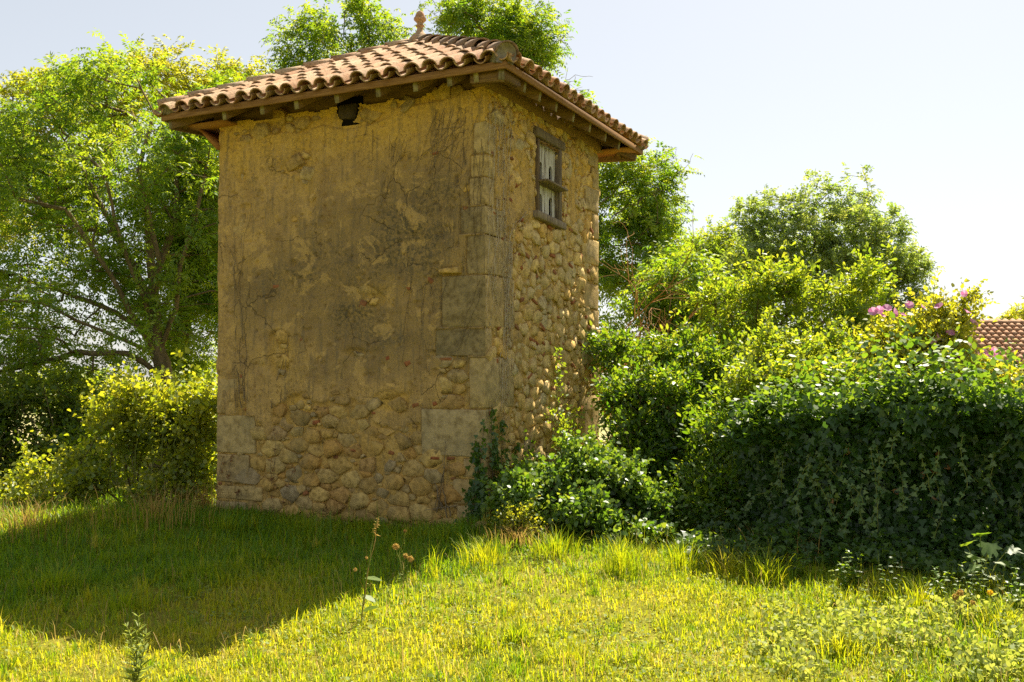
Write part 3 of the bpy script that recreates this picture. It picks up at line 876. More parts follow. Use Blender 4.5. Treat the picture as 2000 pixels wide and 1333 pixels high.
# --- roof timbers
EX0, EX1, EY0, EY1 = -W - OV, OV, -OV, D + OV       # outline of the eaves
CX, CY = (EX0 + EX1) / 2, (EY0 + EY1) / 2
ZD = ZE + 0.085                                     # top of the boarding at the eaves
ZA = 4.584 + EYE - 0.10                             # boarding at the apex
RX, RY = (EX1 - EX0) / 2, (EY1 - EY0) / 2
roof = empty('x', (0, 0, 0)); roof.name = 'roof'; roof.parent = tower
def deck_z(x, y):
    return ZD + (ZA - ZD) * min(1 - abs(x - CX) / RX, 1 - abs(y - CY) / RY)
# boarding seen from below, one board after the other
def ring_pt(t, k):
    sx = (-1, 1, 1, -1)[k]; sy = (-1, -1, 1, 1)[k]
    return Vector((CX + sx * RX * (1 - t), CY + sy * RY * (1 - t), ZD + (ZA - ZD) * t))
ts = [0.0, 0.062, 0.124, 0.186, 0.248, 0.31, 1.0]
for k in range(4):
    for i in range(len(ts) - 1):
        g = 0.0012
        a0, a1 = ring_pt(ts[i], k), ring_pt(ts[i], (k + 1) % 4)
        b0, b1 = ring_pt(ts[i + 1] - g, k), ring_pt(ts[i + 1] - g, (k + 1) % 4)
        dz = Vector((0, 0, -0.022))
        mb = MB()
        mb.box8([a0 + dz, a1 + dz, b1 + dz, b0 + dz, a0, a1, b1, b0])
        mb.build('roof_board', M['soffit'] if i < len(ts) - 2 else M['rafter'], roof)
# rafters with grey end grain
def rafter(p0, inward, length, w=0.062, dp=0.155, name='rafter', slope=None, drop=0.026):
    i = Vector((inward[0], inward[1], 0)); side = Vector((-i.y, i.x, 0))
    p0 = Vector(p0)
    if name == 'rafter' and slope > 0.3:      # stop short of the hips
        s_ = min(p0.x - EX0, EX1 - p0.x) * RY / RX if abs(i.y) > .5 else min(p0.y - EY0, EY1 - p0.y) * RX / RY
        length = min(length, s_ - 0.1)
    p1 = p0 + i * length + Vector((0, 0, slope * length))
    mb = MB()
    lo = Vector((0, 0, -drop - dp)); hi = Vector((0, 0, -drop))
    plumb = 0.03
    mb.box8([p0 + lo + i * plumb - side * w / 2, p0 + lo + i * plumb + side * w / 2, p1 + lo + side * w / 2, p1 + lo - side * w / 2,
             p0 + hi - side * w / 2, p0 + hi + side * w / 2, p1 + hi + side * w / 2, p1 + hi - side * w / 2])
    me = mb.mesh(name, M['rafter'])
    me.materials.append(M['endgrain'])
    # the cut end faces outward
    for f in me.polygons:
        if f.normal.dot(-i) > 0.8: f.material_index = 1
    bm = bmesh.new(); bm.from_mesh(me); bmesh.ops.recalc_face_normals(bm, faces=bm.faces[:]); bm.to_mesh(me); bm.free()
    for f in me.polygons:
        if f.normal.dot(-i) > 0.8: f.material_index = 1
    return obj(name, me, roof)
sf = (ZA - ZD) / RY; ss = (ZA - ZD) / RX
inset = 0.035
for px in (432, 506, 573, 652, 733, 806, 873, 925):
    # the end of each rafter lies on the eaves line of the front
    r = ray(px, 200); n = DIR_S; org = WN_ + DIR_S * (-OV)
    t = (org @ n) / (r[:2] @ n); x = ((r[:2] * t - WN_) @ DIR_R)
    rafter((x, EY0 + inset, ZD + sf * inset), (0, 1), 1.3, slope=sf)
rafter((EX1 - .06, EY0 + inset, ZD + sf * inset * .2), (0, 1), .42, slope=sf * .12)
rafter((EX0 + .05, EY0 + inset, ZD + sf * inset * .2), (0, 1), .95, slope=sf * .12)
for px in (1034, 1063, 1095, 1128, 1160, 1190, 1216):
    r = ray(px, 240); n = DIR_R; org = WN_ + DIR_R * OV
    t = (org @ n) / (r[:2] @ n); y = ((r[:2] * t - WN_) @ DIR_S)
    rafter((EX1 - inset, y, ZD + ss * inset), (-1, 0), 1.3, slope=ss)
rafter((EX1 - inset, EY1 - .05, ZD), (-1, 0), .9, slope=ss * .12)
rafter((EX1 - inset, EY0 + .10, ZD), (-1, 0), .42, slope=ss * .12)
for k in range(8):
    y = EY0 + .25 + k * (EY1 - EY0 - .5) / 7
    rafter((EX0 + inset, y, ZD + ss * inset), (1, 0), 1.3, slope=ss)
    x = EX0 + .3 + k * (EX1 - EX0 - .6) / 7
    rafter((x, EY1 - inset, ZD + sf * inset), (0, -1), 1.3, slope=sf)
# hip rafters
for k in range(4):
    c = ring_pt(0.02, k); d = Vector((CX, CY, 0)) - Vector((c.x, c.y, 0)); L = d.length
    d.normalize()
    rafter((c.x, c.y, c.z), (d.x, d.y), 1.6, w=.07, dp=.17, name='hip_rafter', slope=(ZA - ZD) / (math.hypot(RX, RY)), drop=.03)
# fascias
def board(name, p, q, th, z0, z1, mat, parent, out):
    p = Vector((p[0], p[1], 0)); q = Vector((q[0], q[1], 0)); o = Vector((out[0], out[1], 0)) * th
    mb = MB()
    mb.box8([p + Vector((0, 0, z0)), q + Vector((0, 0, z0)), q + o + Vector((0, 0, z0)), p + o + Vector((0, 0, z0)),
             p + Vector((0, 0, z1)), q + Vector((0, 0, z1)), q + o + Vector((0, 0, z1)), p + o + Vector((0, 0, z1))])
    me = mb.mesh(name, mat)
    bm = bmesh.new(); bm.from_mesh(me); bmesh.ops.recalc_face_normals(bm, faces=bm.faces[:]); bm.to_mesh(me); bm.free()
    return obj(name, bevel_mesh(me, .004, 1), parent)
e = .003
board('fascia', (EX0 - .03, EY0 - e), (EX1 + .033, EY0 - e), .03, ZE, ZE + .083, M['fascia'], roof, (0, -1))
board('fascia', (EX1 + e, EY0 - .002), (EX1 + e, EY1 + .03), .03, ZE + .001, ZE + .082, M['fascia'], roof, (1, 0))
board('fascia', (EX0 - .03, EY1 + e), (EX1, EY1 + e), .03, ZE, ZE + .083, M['fascia'], roof, (0, 1))
board('fascia', (EX0 - e, EY0), (EX0 - e, EY1), .03, ZE + .001, ZE + .082, M['fascia'], roof, (-1, 0))
# wall plates on top of the masonry
board('wall_plate', (-W + .02, .05), (-.02, .05), .16, ZT - .02, ZT + .19, M['rafter'], roof, (0, 1))
board('wall_plate', (.035, -.10), (.035, D + .12), .16, ZT - .015, ZT + .15, M['rafter'], roof, (-1, 0))
board('wall_plate', (-W - .02, -.1), (-W - .02, D + .1), .16, ZT - .015, ZT + .15, M['rafter'], roof, (1, 0))
# boxed boards beside the far corner of the side wall
mb = MB(); mb.box(-.3, EX1 - .02, D + .02, EY1 - .03, ZE + .010, ZE + .028)
mb.build('corner_soffit', M['soffit'], roof)
mb = MB(); mb.box(EX0 + .02, -W + .3, -.25, .3, ZE - .03, ZE - .01)
mb.build('corner_soffit', M['soffit'], roof)
# sloping brace boards at the left corner
mb = MB(); mb.box8([(-W - .32, -.06, ZE - .02), (-W - .28, .25, ZE - .02), (-W + .0, .25, ZE - .33), (-W + .0, -.06, ZE - .33), (-W - .32, -.06, ZE + .02), (-W - .28, .25, ZE + .02), (-W + .02, .25, ZE - .27), (-W + .02, -.06, ZE - .27)])
mb.build('brace_board', M['soffit'], roof)

# --- canal tiles
TL, TE = 0.43, 0.335
def arc_tile(r0, r1, L, th, up, seg=7, span=math.pi * 0.94, flat=1.0):
    """half barrel along +y, lower end at y=0 with radius r0"""
    mb = MB(); vs = []; fs = []
    for (y, r) in ((0, r0), (L, r1)):
        for rr in (r, r - th):
            for k in range(seg + 1):
                t = math.pi / 2 + span * (0.5 - k / seg)
                vs.append((rr * math.cos(t), y, up * (rr * math.sin(t)) * flat - (0 if up > 0 else -r0)))
    n = seg + 1
    for k in range(seg):
        fs += [(k, k + 1, 2 * n + k + 1, 2 * n + k), (n + k + 1, n + k, 3 * n + k, 3 * n + k + 1), (k + 1, k, n + k, n + k + 1), (2 * n + k, 2 * n + k + 1, 3 * n + k + 1, 3 * n + k)]
    fs += [(0, 2 * n, 3 * n, n), (n - 1, 2 * n - 1, 4 * n - 1, 3 * n - 1)]
    if up < 0: fs = [tuple(reversed(f)) for f in fs]
    mb.add(vs, fs, 0.0)
    return mb
cover_me = arc_tile(.108, .092, TL, .016, 1, flat=.86).mesh('cover_tile', M['tile'], True)
pan_me = arc_tile(.080, .092, TL, .013, -1).mesh('pan_tile', M['tile'], True)
for me in (cover_me, pan_me):
    bm = bmesh.new(); bm.from_mesh(me); bmesh.ops.recalc_face_normals(bm, faces=bm.faces[:])
    for ed in bm.edges:
        if len(ed.link_faces) == 2 and ed.calc_face_angle(0) > 0.9: ed.smooth = False
    bm.to_mesh(me); bm.free()

def tile_slope(c0, along, inward, Len, run, cols, individual):
    rise = ZA - ZD
    ang = math.atan2(rise, run)
    al = Vector((*along, 0)); inn = Vector((*inward, 0))
    sl = inn * math.cos(ang) + Vector((0, 0, math.sin(ang)))
    nrm = al.cross(sl).normalized()
    if nrm.z < 0: nrm = -nrm
    slen = math.hypot(rise, run)
    sp = Len / cols
    joined = bmesh.new()
    for kind in ('pan', 'cover'):
        me0 = cover_me if kind == 'cover' else pan_me
        npos = cols if kind == 'cover' else cols + 1
        for c in range(npos):
            s = sp * (c + 0.5) if kind == 'cover' else sp * c
            row = 0; t = -0.085
            while t < slen:
                d0 = max(0.0, t * math.cos(ang)); d1 = (t + TL) * math.cos(ang)
                k = (Len / 2) / run
                dmax = min(s, Len - s) / k           # inward distance where the hip is met
                half = .09
                if d0 < dmax + half / k + 0.0 and d0 * k < Len / 2 + .02:
                    h = .035 + (.030 if kind == 'cover' else -.016)
                    pos = Vector(c0) + al * s + sl * t + nrm * h
                    tilt = -0.030
                    y_ax = (sl + nrm * (-tilt * -1.0)).normalized() if False else (sl * math.cos(tilt) + nrm * math.sin(tilt)).normalized()
                    jr = random.uniform(-.055, .055)
                    x_ax = (al * math.cos(jr) + sl * math.sin(jr)).normalized()
                    z_ax = x_ax.cross(y_ax).normalized()
                    if z_ax.dot(nrm) < 0: x_ax = -x_ax; z_ax = -z_ax
                    y_ax = z_ax.cross(x_ax).normalized()
                    Mx = Matrix((x_ax, y_ax, z_ax)).transposed().to_4x4()
                    Mx.translation = pos + al * random.uniform(-.012, .012) + nrm * random.uniform(-.004, .007) + sl * random.uniform(-.028, .028)
                    cut = d1 * k > min(s, Len - s) - half
                    me = me0
                    if cut:
                        bm = bmesh.new(); bm.from_mesh(me0)
                        inv = Mx.inverted()
                        nr = Mx.to_3x3().inverted()
                        for sg in (0, 1):
                            # vertical plane through the hip on this side
                            e0 = Vector(c0) + (al * Len if sg else Vector((0, 0, 0)))
                            hd = ((Vector(c0) + al * (Len / 2) + inn * run) - e0); hd.z = 0; hd.normalize()
                            pn = Vector((hd.y, -hd.x, 0))
                            if pn.dot(al * (1 if sg else -1)) < 0: pn = -pn
                            bmesh.ops.bisect_plane(bm, geom=bm.verts[:] + bm.edges[:] + bm.faces[:], plane_co=inv @ e0, plane_no=nr @ pn, clear_outer=True)
                        if len(bm.faces) < 2:
                            bm.free(); t += TE; row += 1; continue
                        me = bpy.data.meshes.new(kind + '_tile'); bm.to_mesh(me); bm.free()
                        if not me.materials: me.materials.append(M['tile'])
                    if individual:
                        o = obj(kind + '_tile', me, roof)
                        o.matrix_local = Mx
                    else:
                        tmp = bmesh.new(); tmp.from_mesh(me); tmp.transform(Mx)
                        m2 = bpy.data.meshes.new('t'); tmp.to_mesh(m2); tmp.free()
                        joined.from_mesh(m2); bpy.data.meshes.remove(m2)
                t += TE; row += 1
    if not individual:
        me = bpy.data.meshes.new('rear_tiles'); joined.to_mesh(me)
        me.materials.append(M['tile'])
        tag(obj('rear_tiles', me, roof), kind='stuff')
    joined.free()
LX, LY = EX1 - EX0, EY1 - EY0
tile_slope((EX0, EY0, ZD), (1, 0), (0, 1), LX, RY, 20, True)
tile_slope((EX1, EY0, ZD), (0, 1), (-1, 0), LY, RX, 18, True)
tile_slope((EX1, EY1, ZD), (-1, 0), (0, -1), LX, RY, 20, False)
tile_slope((EX0, EY1, ZD), (0, -1), (1, 0), LY, RX, 18, False)

# hip tiles laid over the four edges, bedded in mortar
hip_me = arc_tile(.135, .112, .46, .018, 1, 8, math.pi).mesh('hip_tile', M['ridge'], True)
hip_side = arc_tile(.115, .098, .46, .016, 1, 8, math.pi).mesh('hip_tile', M['tile'], True)
for k in range(4):
    c = ring_pt(0, k); a = Vector((CX, CY, ZA))
    d = (a - c); L = d.length; d.normalize()
    zx = Vector((0, 0, 1)); xx = d.cross(zx).normalized(); zz = xx.cross(d).normalized()
    n = 9; step = (L - .02) / n
    mb = MB()
    p0 = c + d * .02 + zz * .02; p1 = a - d * .1 + zz * .03
    mb.box8([p0 - xx * .11 - zz * .05, p0 + xx * .11 - zz * .05, p1 + xx * .10 - zz * .05, p1 - xx * .10 - zz * .05, p0 - xx * .085 + zz * .085, p0 + xx * .085 + zz * .085, p1 + xx * .07 + zz * .07, p1 - xx * .07 + zz * .07])
    mb.build('mortar_bed', M['mortar'], roof)
    for i in range(n):
        t = i * step - .04
        tl = -.045
        y_ax = (d * math.cos(tl) + zz * math.sin(tl)).normalized(); z_ax = xx.cross(y_ax).normalized()
        Mx = Matrix((xx, y_ax, z_ax)).transposed().to_4x4()
        Mx.translation = c + d * t + zz * (.085 + random.uniform(-.006, .006)) + xx * random.uniform(-.01, .01)
        o = obj('hip_tile', hip_me if k in (1, 2) else hip_side, roof); o.matrix_local = Mx
    # mortar plug closing the lowest tile
    mb = MB()
    vs = []
    for q in range(13):
        t = math.pi * q / 12
        vs.append(c + d * -.02 + zz * .075 + xx * (.118 * math.cos(t)) + zz * (.118 * math.sin(t)))
    vs += [c + d * -.02 - xx * .10 - zz * .02, c + d * -.02 + xx * .10 - zz * .02]
    m = len(vs); vs2 = [v + d * .12 for v in vs]
    mb.add(vs + vs2, [tuple(range(m)), tuple(reversed(range(m, 2 * m)))] + [(i, (i + 1) % m, m + (i + 1) % m, m + i) for i in range(m)])
    mb.build('mortar_plug', M['mortar'], roof)
# finial: bell base, baluster, acorn
def lathe(name, prof, mat, parent, loc, n=20):
    mb = MB(); vs = []; fs = []
    for (r, z) in prof:
        for k in range(n):
            t = TAU * k / n
            vs.append((loc[0] + r * .82 * math.cos(t), loc[1] + r * .82 * math.sin(t), loc[2] + z * .54))
    for i in range(len(prof) - 1):
        for k in range(n):
            k2 = (k + 1) % n
            fs.append((i * n + k, i * n + k2, (i + 1) * n + k2, (i + 1) * n + k))
    fs.append(tuple(range((len(prof) - 1) * n, len(prof) * n)))
    mb.add(vs, fs, .3)
    return mb.build(name, mat, parent, True)
fz = ZA + 0.09
fin = lathe('finial', [(.20, -.08), (.195, .06), (.175, .10), (.14, .16), (.125, .19), (.10, .21), (.075, .25), (.055, .31), (.05, .36), (.052, .40), (.075, .415), (.078, .44), (.06, .45), (.05, .47), (.055, .50), (.07, .53), (.095, .565), (.108, .59), (.105, .61), (.085, .62)], M['tile'], roof, (CX, CY, fz))
lathe('acorn', [(.08, .615), (.085, .63), (.086, .66), (.08, .70), (.068, .75), (.05, .79), (.03, .815), (.012, .83), (.003, .835)], M['tile'], fin, (CX, CY, fz))
lathe('collar', [(.085, .61), (.104, .612), (.108, .626), (.1, .638), (.085, .64)], M['fartile'], fin, (CX, CY, fz))

# ------------------------------------------------------------------ foliage tools
LANCE = np.array([(0, 0), (.5, .33), (.40, .70), (0, 1), (-.40, .70), (-.5, .33)])
RHOMB = np.array([(0, 0), (.5, .42), (0, 1), (-.5, .42)])
OVAL = np.array([(0, 0), (.34, .18), (.5, .5), (.30, .84), (0, 1), (-.30, .84), (-.5, .5), (-.34, .18)])
HEX = np.array([(0, 0), (.5, .3), (.42, .68), (0, 1), (-.42, .68), (-.5, .3)])
IVY = np.array([(0, .05), (.30, -.10), (.52, .22), (.26, .42), (0, 1), (-.26, .42), (-.52, .22), (-.30, -.10)])
OBOV = np.array([(0, 0), (.2, .3), (.45, .72), (.25, .97), (-.25, .97), (-.45, .72), (-.2, .3)])

def norm(v):
    return v / np.maximum(1e-9, np.linalg.norm(v, axis=-1, keepdims=True))
def rand_dirs(r, n):
    return norm(r.normal(size=(n, 3)))

def leaves(outline, pos, along, nrm, length, width, fold=0.25, droop=0.25):
    """leaf polygons: pos (n,3) base, along = direction base to tip, nrm = upper side; returns verts (n,k,3)"""
    along = norm(along)
    nrm = norm(nrm - along * np.sum(nrm * along, -1, keepdims=True))
    side = np.cross(along, nrm)
    a = outline[:, 0][None, :, None]; b = outline[:, 1][None, :, None]
    L = np.asarray(length).reshape(-1, 1, 1); Wd = np.asarray(width).reshape(-1, 1, 1)
    z = fold * np.abs(a) * Wd - droop * b * b * L
    return pos[:, None, :] + side[:, None, :] * a * Wd + along[:, None, :] * b * L + nrm[:, None, :] * z

def leaf_mesh(name, polys, var, mat):
    """polys: list of (n,k,3) arrays"""
    vs = []; lo = []; tot = []; o = 0
    for p in polys:
        n, k, _ = p.shape
        vs.append(p.reshape(-1, 3)); lo.append(np.arange(n * k) + o); tot.append(np.full(n, k)); o += n * k
    return raw_mesh(name, np.concatenate(vs), np.concatenate(lo), np.concatenate(tot), mat, {'var': np.clip(np.concatenate(var), 0, 1)})

def rot_about(v, ax, ang):
    """rotate vectors v (n,3) about unit axes ax (n,3) by ang (n,)"""
    c = np.cos(ang)[:, None]; s = np.sin(ang)[:, None]
    return v * c + np.cross(ax, v) * s + ax * np.sum(ax * v, -1, keepdims=True) * (1 - c)

def pinnate(r, ends, dirs, per, rachis, nl, ll, lw, spread=0.30, droop=0.55, up=0.3):
    """compound leaves round each twig end: per leaves, each with nl leaflets"""
    n = len(ends) * per
    base = np.repeat(ends, per, 0) + r.normal(0, spread * 0.45, (n, 3))
    d = norm(np.repeat(dirs, per, 0) * 0.8 + rand_dirs(r, n) * 1.0 + np.array([0, 0, up]))
    upv = norm(np.array([0, 0, 1.0]) + r.normal(0, .35, (n, 3)))
    side = norm(np.cross(d, upv)); nn = np.cross(side, d)
    R = rachis * r.uniform(.65, 1.2, n)[:, None]
    out = []; var = []
    vbase = np.clip(np.repeat(r.normal(.45, .22, len(ends)), per) + r.normal(0, .1, n), 0, 1)
    for k in range(nl):
        pair = (k // 2 + 1) / (nl // 2 + 1)
        if k == nl - 1:
            s = 0.0; t = 1.0
        else:
            s = 1.0 if k % 2 else -1.0; t = pair * 0.95
        p = base + d * R * t - np.array([0, 0, 1.0]) * droop * R * t * t
        dd = d - np.array([0, 0, 1.0]) * (2 * droop * t)
        dirl = norm(norm(dd) * (0.45 if s else 1.0) + side * s * 0.9 - np.array([0, 0, .25]) + r.normal(0, .16, (n, 3)))
        L = ll * r.uniform(.75, 1.15, n); Wd = lw * r.uniform(.8, 1.15, n)
        out.append(leaves(RHOMB, p, dirl, nn + r.normal(0, .3, (n, 3)), L, Wd, .3, .2))
        var.append(vbase + r.normal(0, .07, n))
    return out, var

def simple_sprig(r, ends, dirs, per, L, Wd, outline=OVAL, spread=0.15, up=0.2, jit=1.0, sheen=0.6, var_mu=.45, droop=.25):
    n = len(ends) * per
    base = np.repeat(ends, per, 0) + r.normal(0, spread, (n, 3))
    d = norm(np.repeat(dirs, per, 0) * 0.7 + rand_dirs(r, n) * jit + np.array([0, 0, up]))
    nn = np.array([0, 0, 1.0]) * sheen + rand_dirs(r, n)
    v = np.repeat(r.normal(var_mu, .2, len(ends)), per) + r.normal(0, .12, n)
    s = r.uniform(.6, 1.2, n)
    return [leaves(outline, base, d, nn, L * s, Wd * s, .25, droop)], [v]

def clump_ends(r, blobs, nclump, per, crad, shell=2.2, zmin=None):
    """twig ends gathered in clumps spread through ellipsoids; returns (n,3), outward dirs"""
    E = []; Dd = []
    wts = np.array([b[3] * b[4] * b[5] for b in blobs]) ** 0.67
    cnt = np.maximum(1, np.round(nclump * wts / wts.sum())).astype(int)
    for b, c in zip(blobs, cnt):
        cen = np.array(b[:3]); rad = np.array(b[3:6])
        cc = rand_dirs(r, c) * (r.uniform(0.08, 1, c) ** (1 / shell))[:, None]
        for q in cc:
            k = max(2, int(per * r.uniform(.5, 1.5)))
            loc = rand_dirs(r, k) * (r.uniform(0, 1, k) ** .5)[:, None] * crad * r.uniform(.7, 1.25) * np.array([1.15, 1.15, .75])
            p = cen + q * rad + loc
            E.append(p); Dd.append(norm(p - cen + np.array([0, 0, -.3 * rad[2]])))
    E = np.concatenate(E); Dd = np.concatenate(Dd)
    if zmin is not None:
        k = E[:, 2] > zmin; E = E[k]; Dd = Dd[k]
    return E, Dd

def grow(r, trunk, rads, ends, tip=.006, step=.45, sag=.06, power=.46, up=0.25, maxr=None, limbs=(), limb_r=.048):
    """connects every twig end to the growing skeleton; returns list of (points, radii)"""
    P = []; par = []; plen = []
    for a in range(len(trunk) - 1):
        A, B = np.array(trunk[a], float), np.array(trunk[a + 1], float)
        m = max(1, int(np.linalg.norm(B - A) / .25))
        for k in range(m):
            P.append(A + (B - A) * k / m); par.append(len(P) - 2); plen.append(plen[-1] + .25 if plen else 0)
    P.append(np.array(trunk[-1], float)); par.append(len(P) - 2); plen.append(plen[-1] + .25)
    nt = len(P)
    limb_ids = []
    for lb in limbs:
        A0 = np.array(P[:nt]); j = int(np.argmin(np.linalg.norm(A0 - lb[0], axis=1)))
        ids = [j]
        for a, b in zip(lb[:-1], lb[1:]):
            m = max(1, int(np.linalg.norm(b - a) / .3))
            for k in range(1, m + 1):
                P.append(a + (b - a) * k / m + r.normal(0, .012, 3)); par.append(ids[-1]); plen.append(plen[ids[-1]] + .2); ids.append(len(P) - 1)
        limb_ids.append(ids)
    first = int(nt * .35)
    order = np.argsort(np.linalg.norm(ends - P[nt - 1], axis=1) + r.uniform(0, .6, len(ends)))
    chains = []
    cap = len(P) + len(ends) * 14
    A = np.zeros((cap, 3)); A[:len(P)] = P
    PL = np.zeros(cap); PL[:len(P)] = plen
    n = len(P)
    for e in order:
        E = ends[e]
        d = A[first:n] - E
        dist = np.sqrt((d * d).sum(1))
        below = np.maximum(0, A[first:n, 2] - E[2])
        cost = dist * 1.0 + PL[first:n] * .16 + below * .9
        j = int(np.argmin(cost)) + first
        L = np.linalg.norm(E - A[j]); m = max(1, min(12, int(round(L / step))))
        ch = [j]
        perp = rand_dirs(r, 1)[0] * L * .06
        for k in range(1, m + 1):
            t = k / m
            q = A[j] + (E - A[j]) * t + (np.array([0, 0, 1.0]) * up * L * .25 + perp) * math.sin(math.pi * t) * (1 if m > 1 else 0) + r.normal(0, .02, 3) * (k < m)
            A[n] = q; PL[n] = PL[j] + L * t; par.append(ch[-1]); ch.append(n); n += 1
        chains.append(ch)
    cnt = np.zeros(n)
    isleaf = np.ones(n, bool)
    for i in range(n):
        if par[i] >= 0: isleaf[par[i]] = False
    cnt[isleaf] = 1
    for i in range(n - 1, 0, -1):
        if par[i] >= 0: cnt[par[i]] += cnt[i]
    R = tip * np.maximum(cnt, 1) ** power
    if maxr: R = np.minimum(R, maxr)
    tr = np.interp(np.linspace(0, 1, nt), np.linspace(0, 1, len(rads)), rads)
    out = [([A[i] for i in range(nt)], list(tr))]
    for ids in limb_ids:
        lr = np.linspace(limb_r, limb_r * .28, len(ids))
        for i, q in zip(ids, lr):
            if i >= nt: R[i] = max(R[i], q)
        out.append(([A[i] for i in ids], [max(R[i], q) if i >= nt else q for i, q in zip(ids, lr)]))
    for ch in chains:
        rr = [min(R[ch[1]] * 1.05, R[ch[0]])] + [R[i] for i in ch[1:]]
        if ch[0] < nt: rr[0] = min(R[ch[1]] * 1.15, tr[ch[0]] * .8)
        out.append(([A[i] for i in ch], rr))
    return out

def build_wood(name, chains, mat, parent, thin=1.0, base=None, only=None):
    mb = MB()
    for k, (pts, rr) in enumerate(chains):
        n = 10 if rr[0] > .09 else (6 if rr[0] > .03 else (4 if rr[0] > .012 else 3))
        mb.tube(pts, [max(.0025, q * thin) for q in rr], n, cap=False)
    return mb.build(name, mat, parent, True)

def wobble(pts, r, amt=.05, sub=3):
    P = [np.array(pts[0], float)]
    for a, b in zip(pts[:-1], pts[1:]):
        a = np.array(a, float); b = np.array(b, float)
        for k in range(1, sub + 1):
            P.append(a + (b - a) * k / sub + (r.normal(0, amt, 3) if k < sub else 0))
    return P

def loc3(p, base): return np.asarray(p, float) - np.asarray(base, float)

def make_tree(name, label, cat, base, trunk, rads, blobs, nclump, per, crad, leaf, mat, seed, bark='bark', group=None, shell=2.2, zmin=None, tip=.006, step=.45, up=.25, wood_name='branches', maxr=None, thin_mask=None, limbs=()):
    r = np.random.default_rng(seed)
    root = empty(name, tuple(base), label, cat, group)
    b = np.array(base, float)
    ends, dirs = clump_ends(r, [(q[0] - b[0], q[1] - b[1], q[2] - b[2], *q[3:6]) for q in blobs], nclump, per, crad, shell, zmin)
    if thin_mask is not None:
        k = ~(thin_mask(ends + b) & (r.uniform(0, 1, len(ends)) < .42)); ends = ends[k]; dirs = dirs[k]
    tr = wobble([loc3(p, b) for p in trunk], r, .03, 3)
    lbs = [[loc3(at(px, py, b[1] + dz), b) for (px, py, dz) in lb] for lb in limbs]
    ch = grow(r, tr, rads, ends, tip=tip, step=step, up=up, maxr=maxr, limbs=lbs)
    build_wood('trunk', ch[:1], M[bark], root)
    build_wood(wood_name, ch[1:], M[bark], root)
    lv, va = leaf(r, ends, dirs)
    me = leaf_mesh('crown', lv, va, M[mat])
    obj('crown', me, root)
    return root, ends, dirs

def gz(x, y): return float(ground_z(np.array([x]), np.array([y]))[0])
def base_at(x, y): return (x, y, gz(x, y) - .03)

def ash(per=7, rach=.30, nl=9, ll=.105, lw=.036, spread=.34, up=.3, droop=.28):
    return lambda r, e, d: pinnate(r, e, d, per, rach, nl, ll, lw, spread, droop, up)
def simp(per=14, L=.07, Wd=.04, outline=OVAL, spread=.14, up=.2, jit=1.0, mu=.45):
    return lambda r, e, d: simple_sprig(r, e, d, per, L, Wd, outline, spread, up, jit, .6, mu)

# ------------------------------------------------------------------ trees
def B(px, py, dep, rx, ry, rz):
    p = at(px, py, dep); return (p[0], p[1], p[2], rx, ry, rz)

# big spreading ash on the left
t0 = at(320, 800, 19.5); b0 = base_at(t0[0], 19.5)
f0 = at(312, 700, 19.5)
make_tree('ash_tree', 'large spreading ash with pale grey limbs left of the dovecote', 'tree', b0,
    [b0, at(322, 860, 19.5), at(318, 740, 19.5), at(303, 660, 19.4), at(300, 560, 19.3), at(285, 430, 19.2)], [.23, .20, .19, .14, .10, .05],
    [B(250, 345, 19.5, 2.6, 2.6, 2.05), B(90, 430, 19.2, 2.2, 2.3, 1.6), B(290, 200, 19.6, 1.5, 1.6, .80), B(60, 320, 19.6, 1.6, 1.8, 1.4), B(120, 620, 19.0, 2.1, 2.2, .9), B(430, 275, 20.5, 1.8, 1.6, 1.25), B(360, 560, 19.9, 1.3, 1.5, 1.4), B(-60, 600, 19.0, 1.5, 1.8, 1.3), B(390, 420, 20.0, 1.3, 1.5, 1.5), B(50, 690, 18.4, 1.7, 1.3, .5), B(180, 745, 18.6, .9, 1.0, .35), B(-40, 740, 18.2, 1.0, 1.0, .4)],
    250, 7, .50, ash(8, .30, 9, .105, .038, .36), 'ash', 21, tip=.0085, step=.5, up=.22, shell=3.6,
    limbs=[[(312, 700, -.1), (270, 640, -.4), (230, 560, -.8), (180, 480, -1.1), (130, 410, -1.4)],
           [(318, 730, 0), (250, 690, -.3), (150, 690, -.7), (50, 715, -1.0), (-30, 735, -1.2)],
           [(305, 660, 0), (285, 600, -.5), (250, 510, -1.0), (225, 430, -1.2), (200, 330, -1.3)],
           [(300, 620, 0), (312, 520, -.6), (290, 420, -.9), (270, 330, -.9), (300, 220, -.8)],
           [(310, 690, 0), (345, 600, -.3), (352, 520, -.5), (382, 430, -.6), (405, 320, -.5)],
           [(300, 650, 0), (200, 600, .3), (100, 560, .6), (0, 540, .8)],
           [(305, 690, 0), (180, 640, -.9), (80, 590, -1.4), (-20, 585, -1.6)],
           [(300, 600, 0), (240, 480, .6), (170, 350, .8), (110, 250, .8)],
           [(296, 560, 0), (340, 440, .5), (350, 320, .7), (330, 200, .8)]],
    thin_mask=lambda p: (p[:, 1] < 20.0) & (np.abs(p[:, 0] + 7.8) < 2.8) & (p[:, 2] < 6.0) & (p[:, 2] > 1.4))
# ivy-dark trunk tree just behind it
t1 = at(360, 800, 22.0); b1 = base_at(t1[0], 22.0)
make_tree('ash_tree', 'darker ash trunk between the spreading ash and the dovecote wall', 'tree', b1,
    [b1, at(358, 820, 22), at(354, 690, 22), at(358, 560, 22), at(372, 420, 22)], [.20, .19, .17, .12, .05],
    [B(380, 640, 22, 1.1, 1.2, 1.5), B(410, 480, 22.3, 1.3, 1.3, 1.4), B(350, 380, 22.5, 1.6, 1.4, 1.3)], 66, 8, .5, ash(9, .30, 9, .11, .040, .38), 'ash', 22, bark='darkbark', tip=.0065)
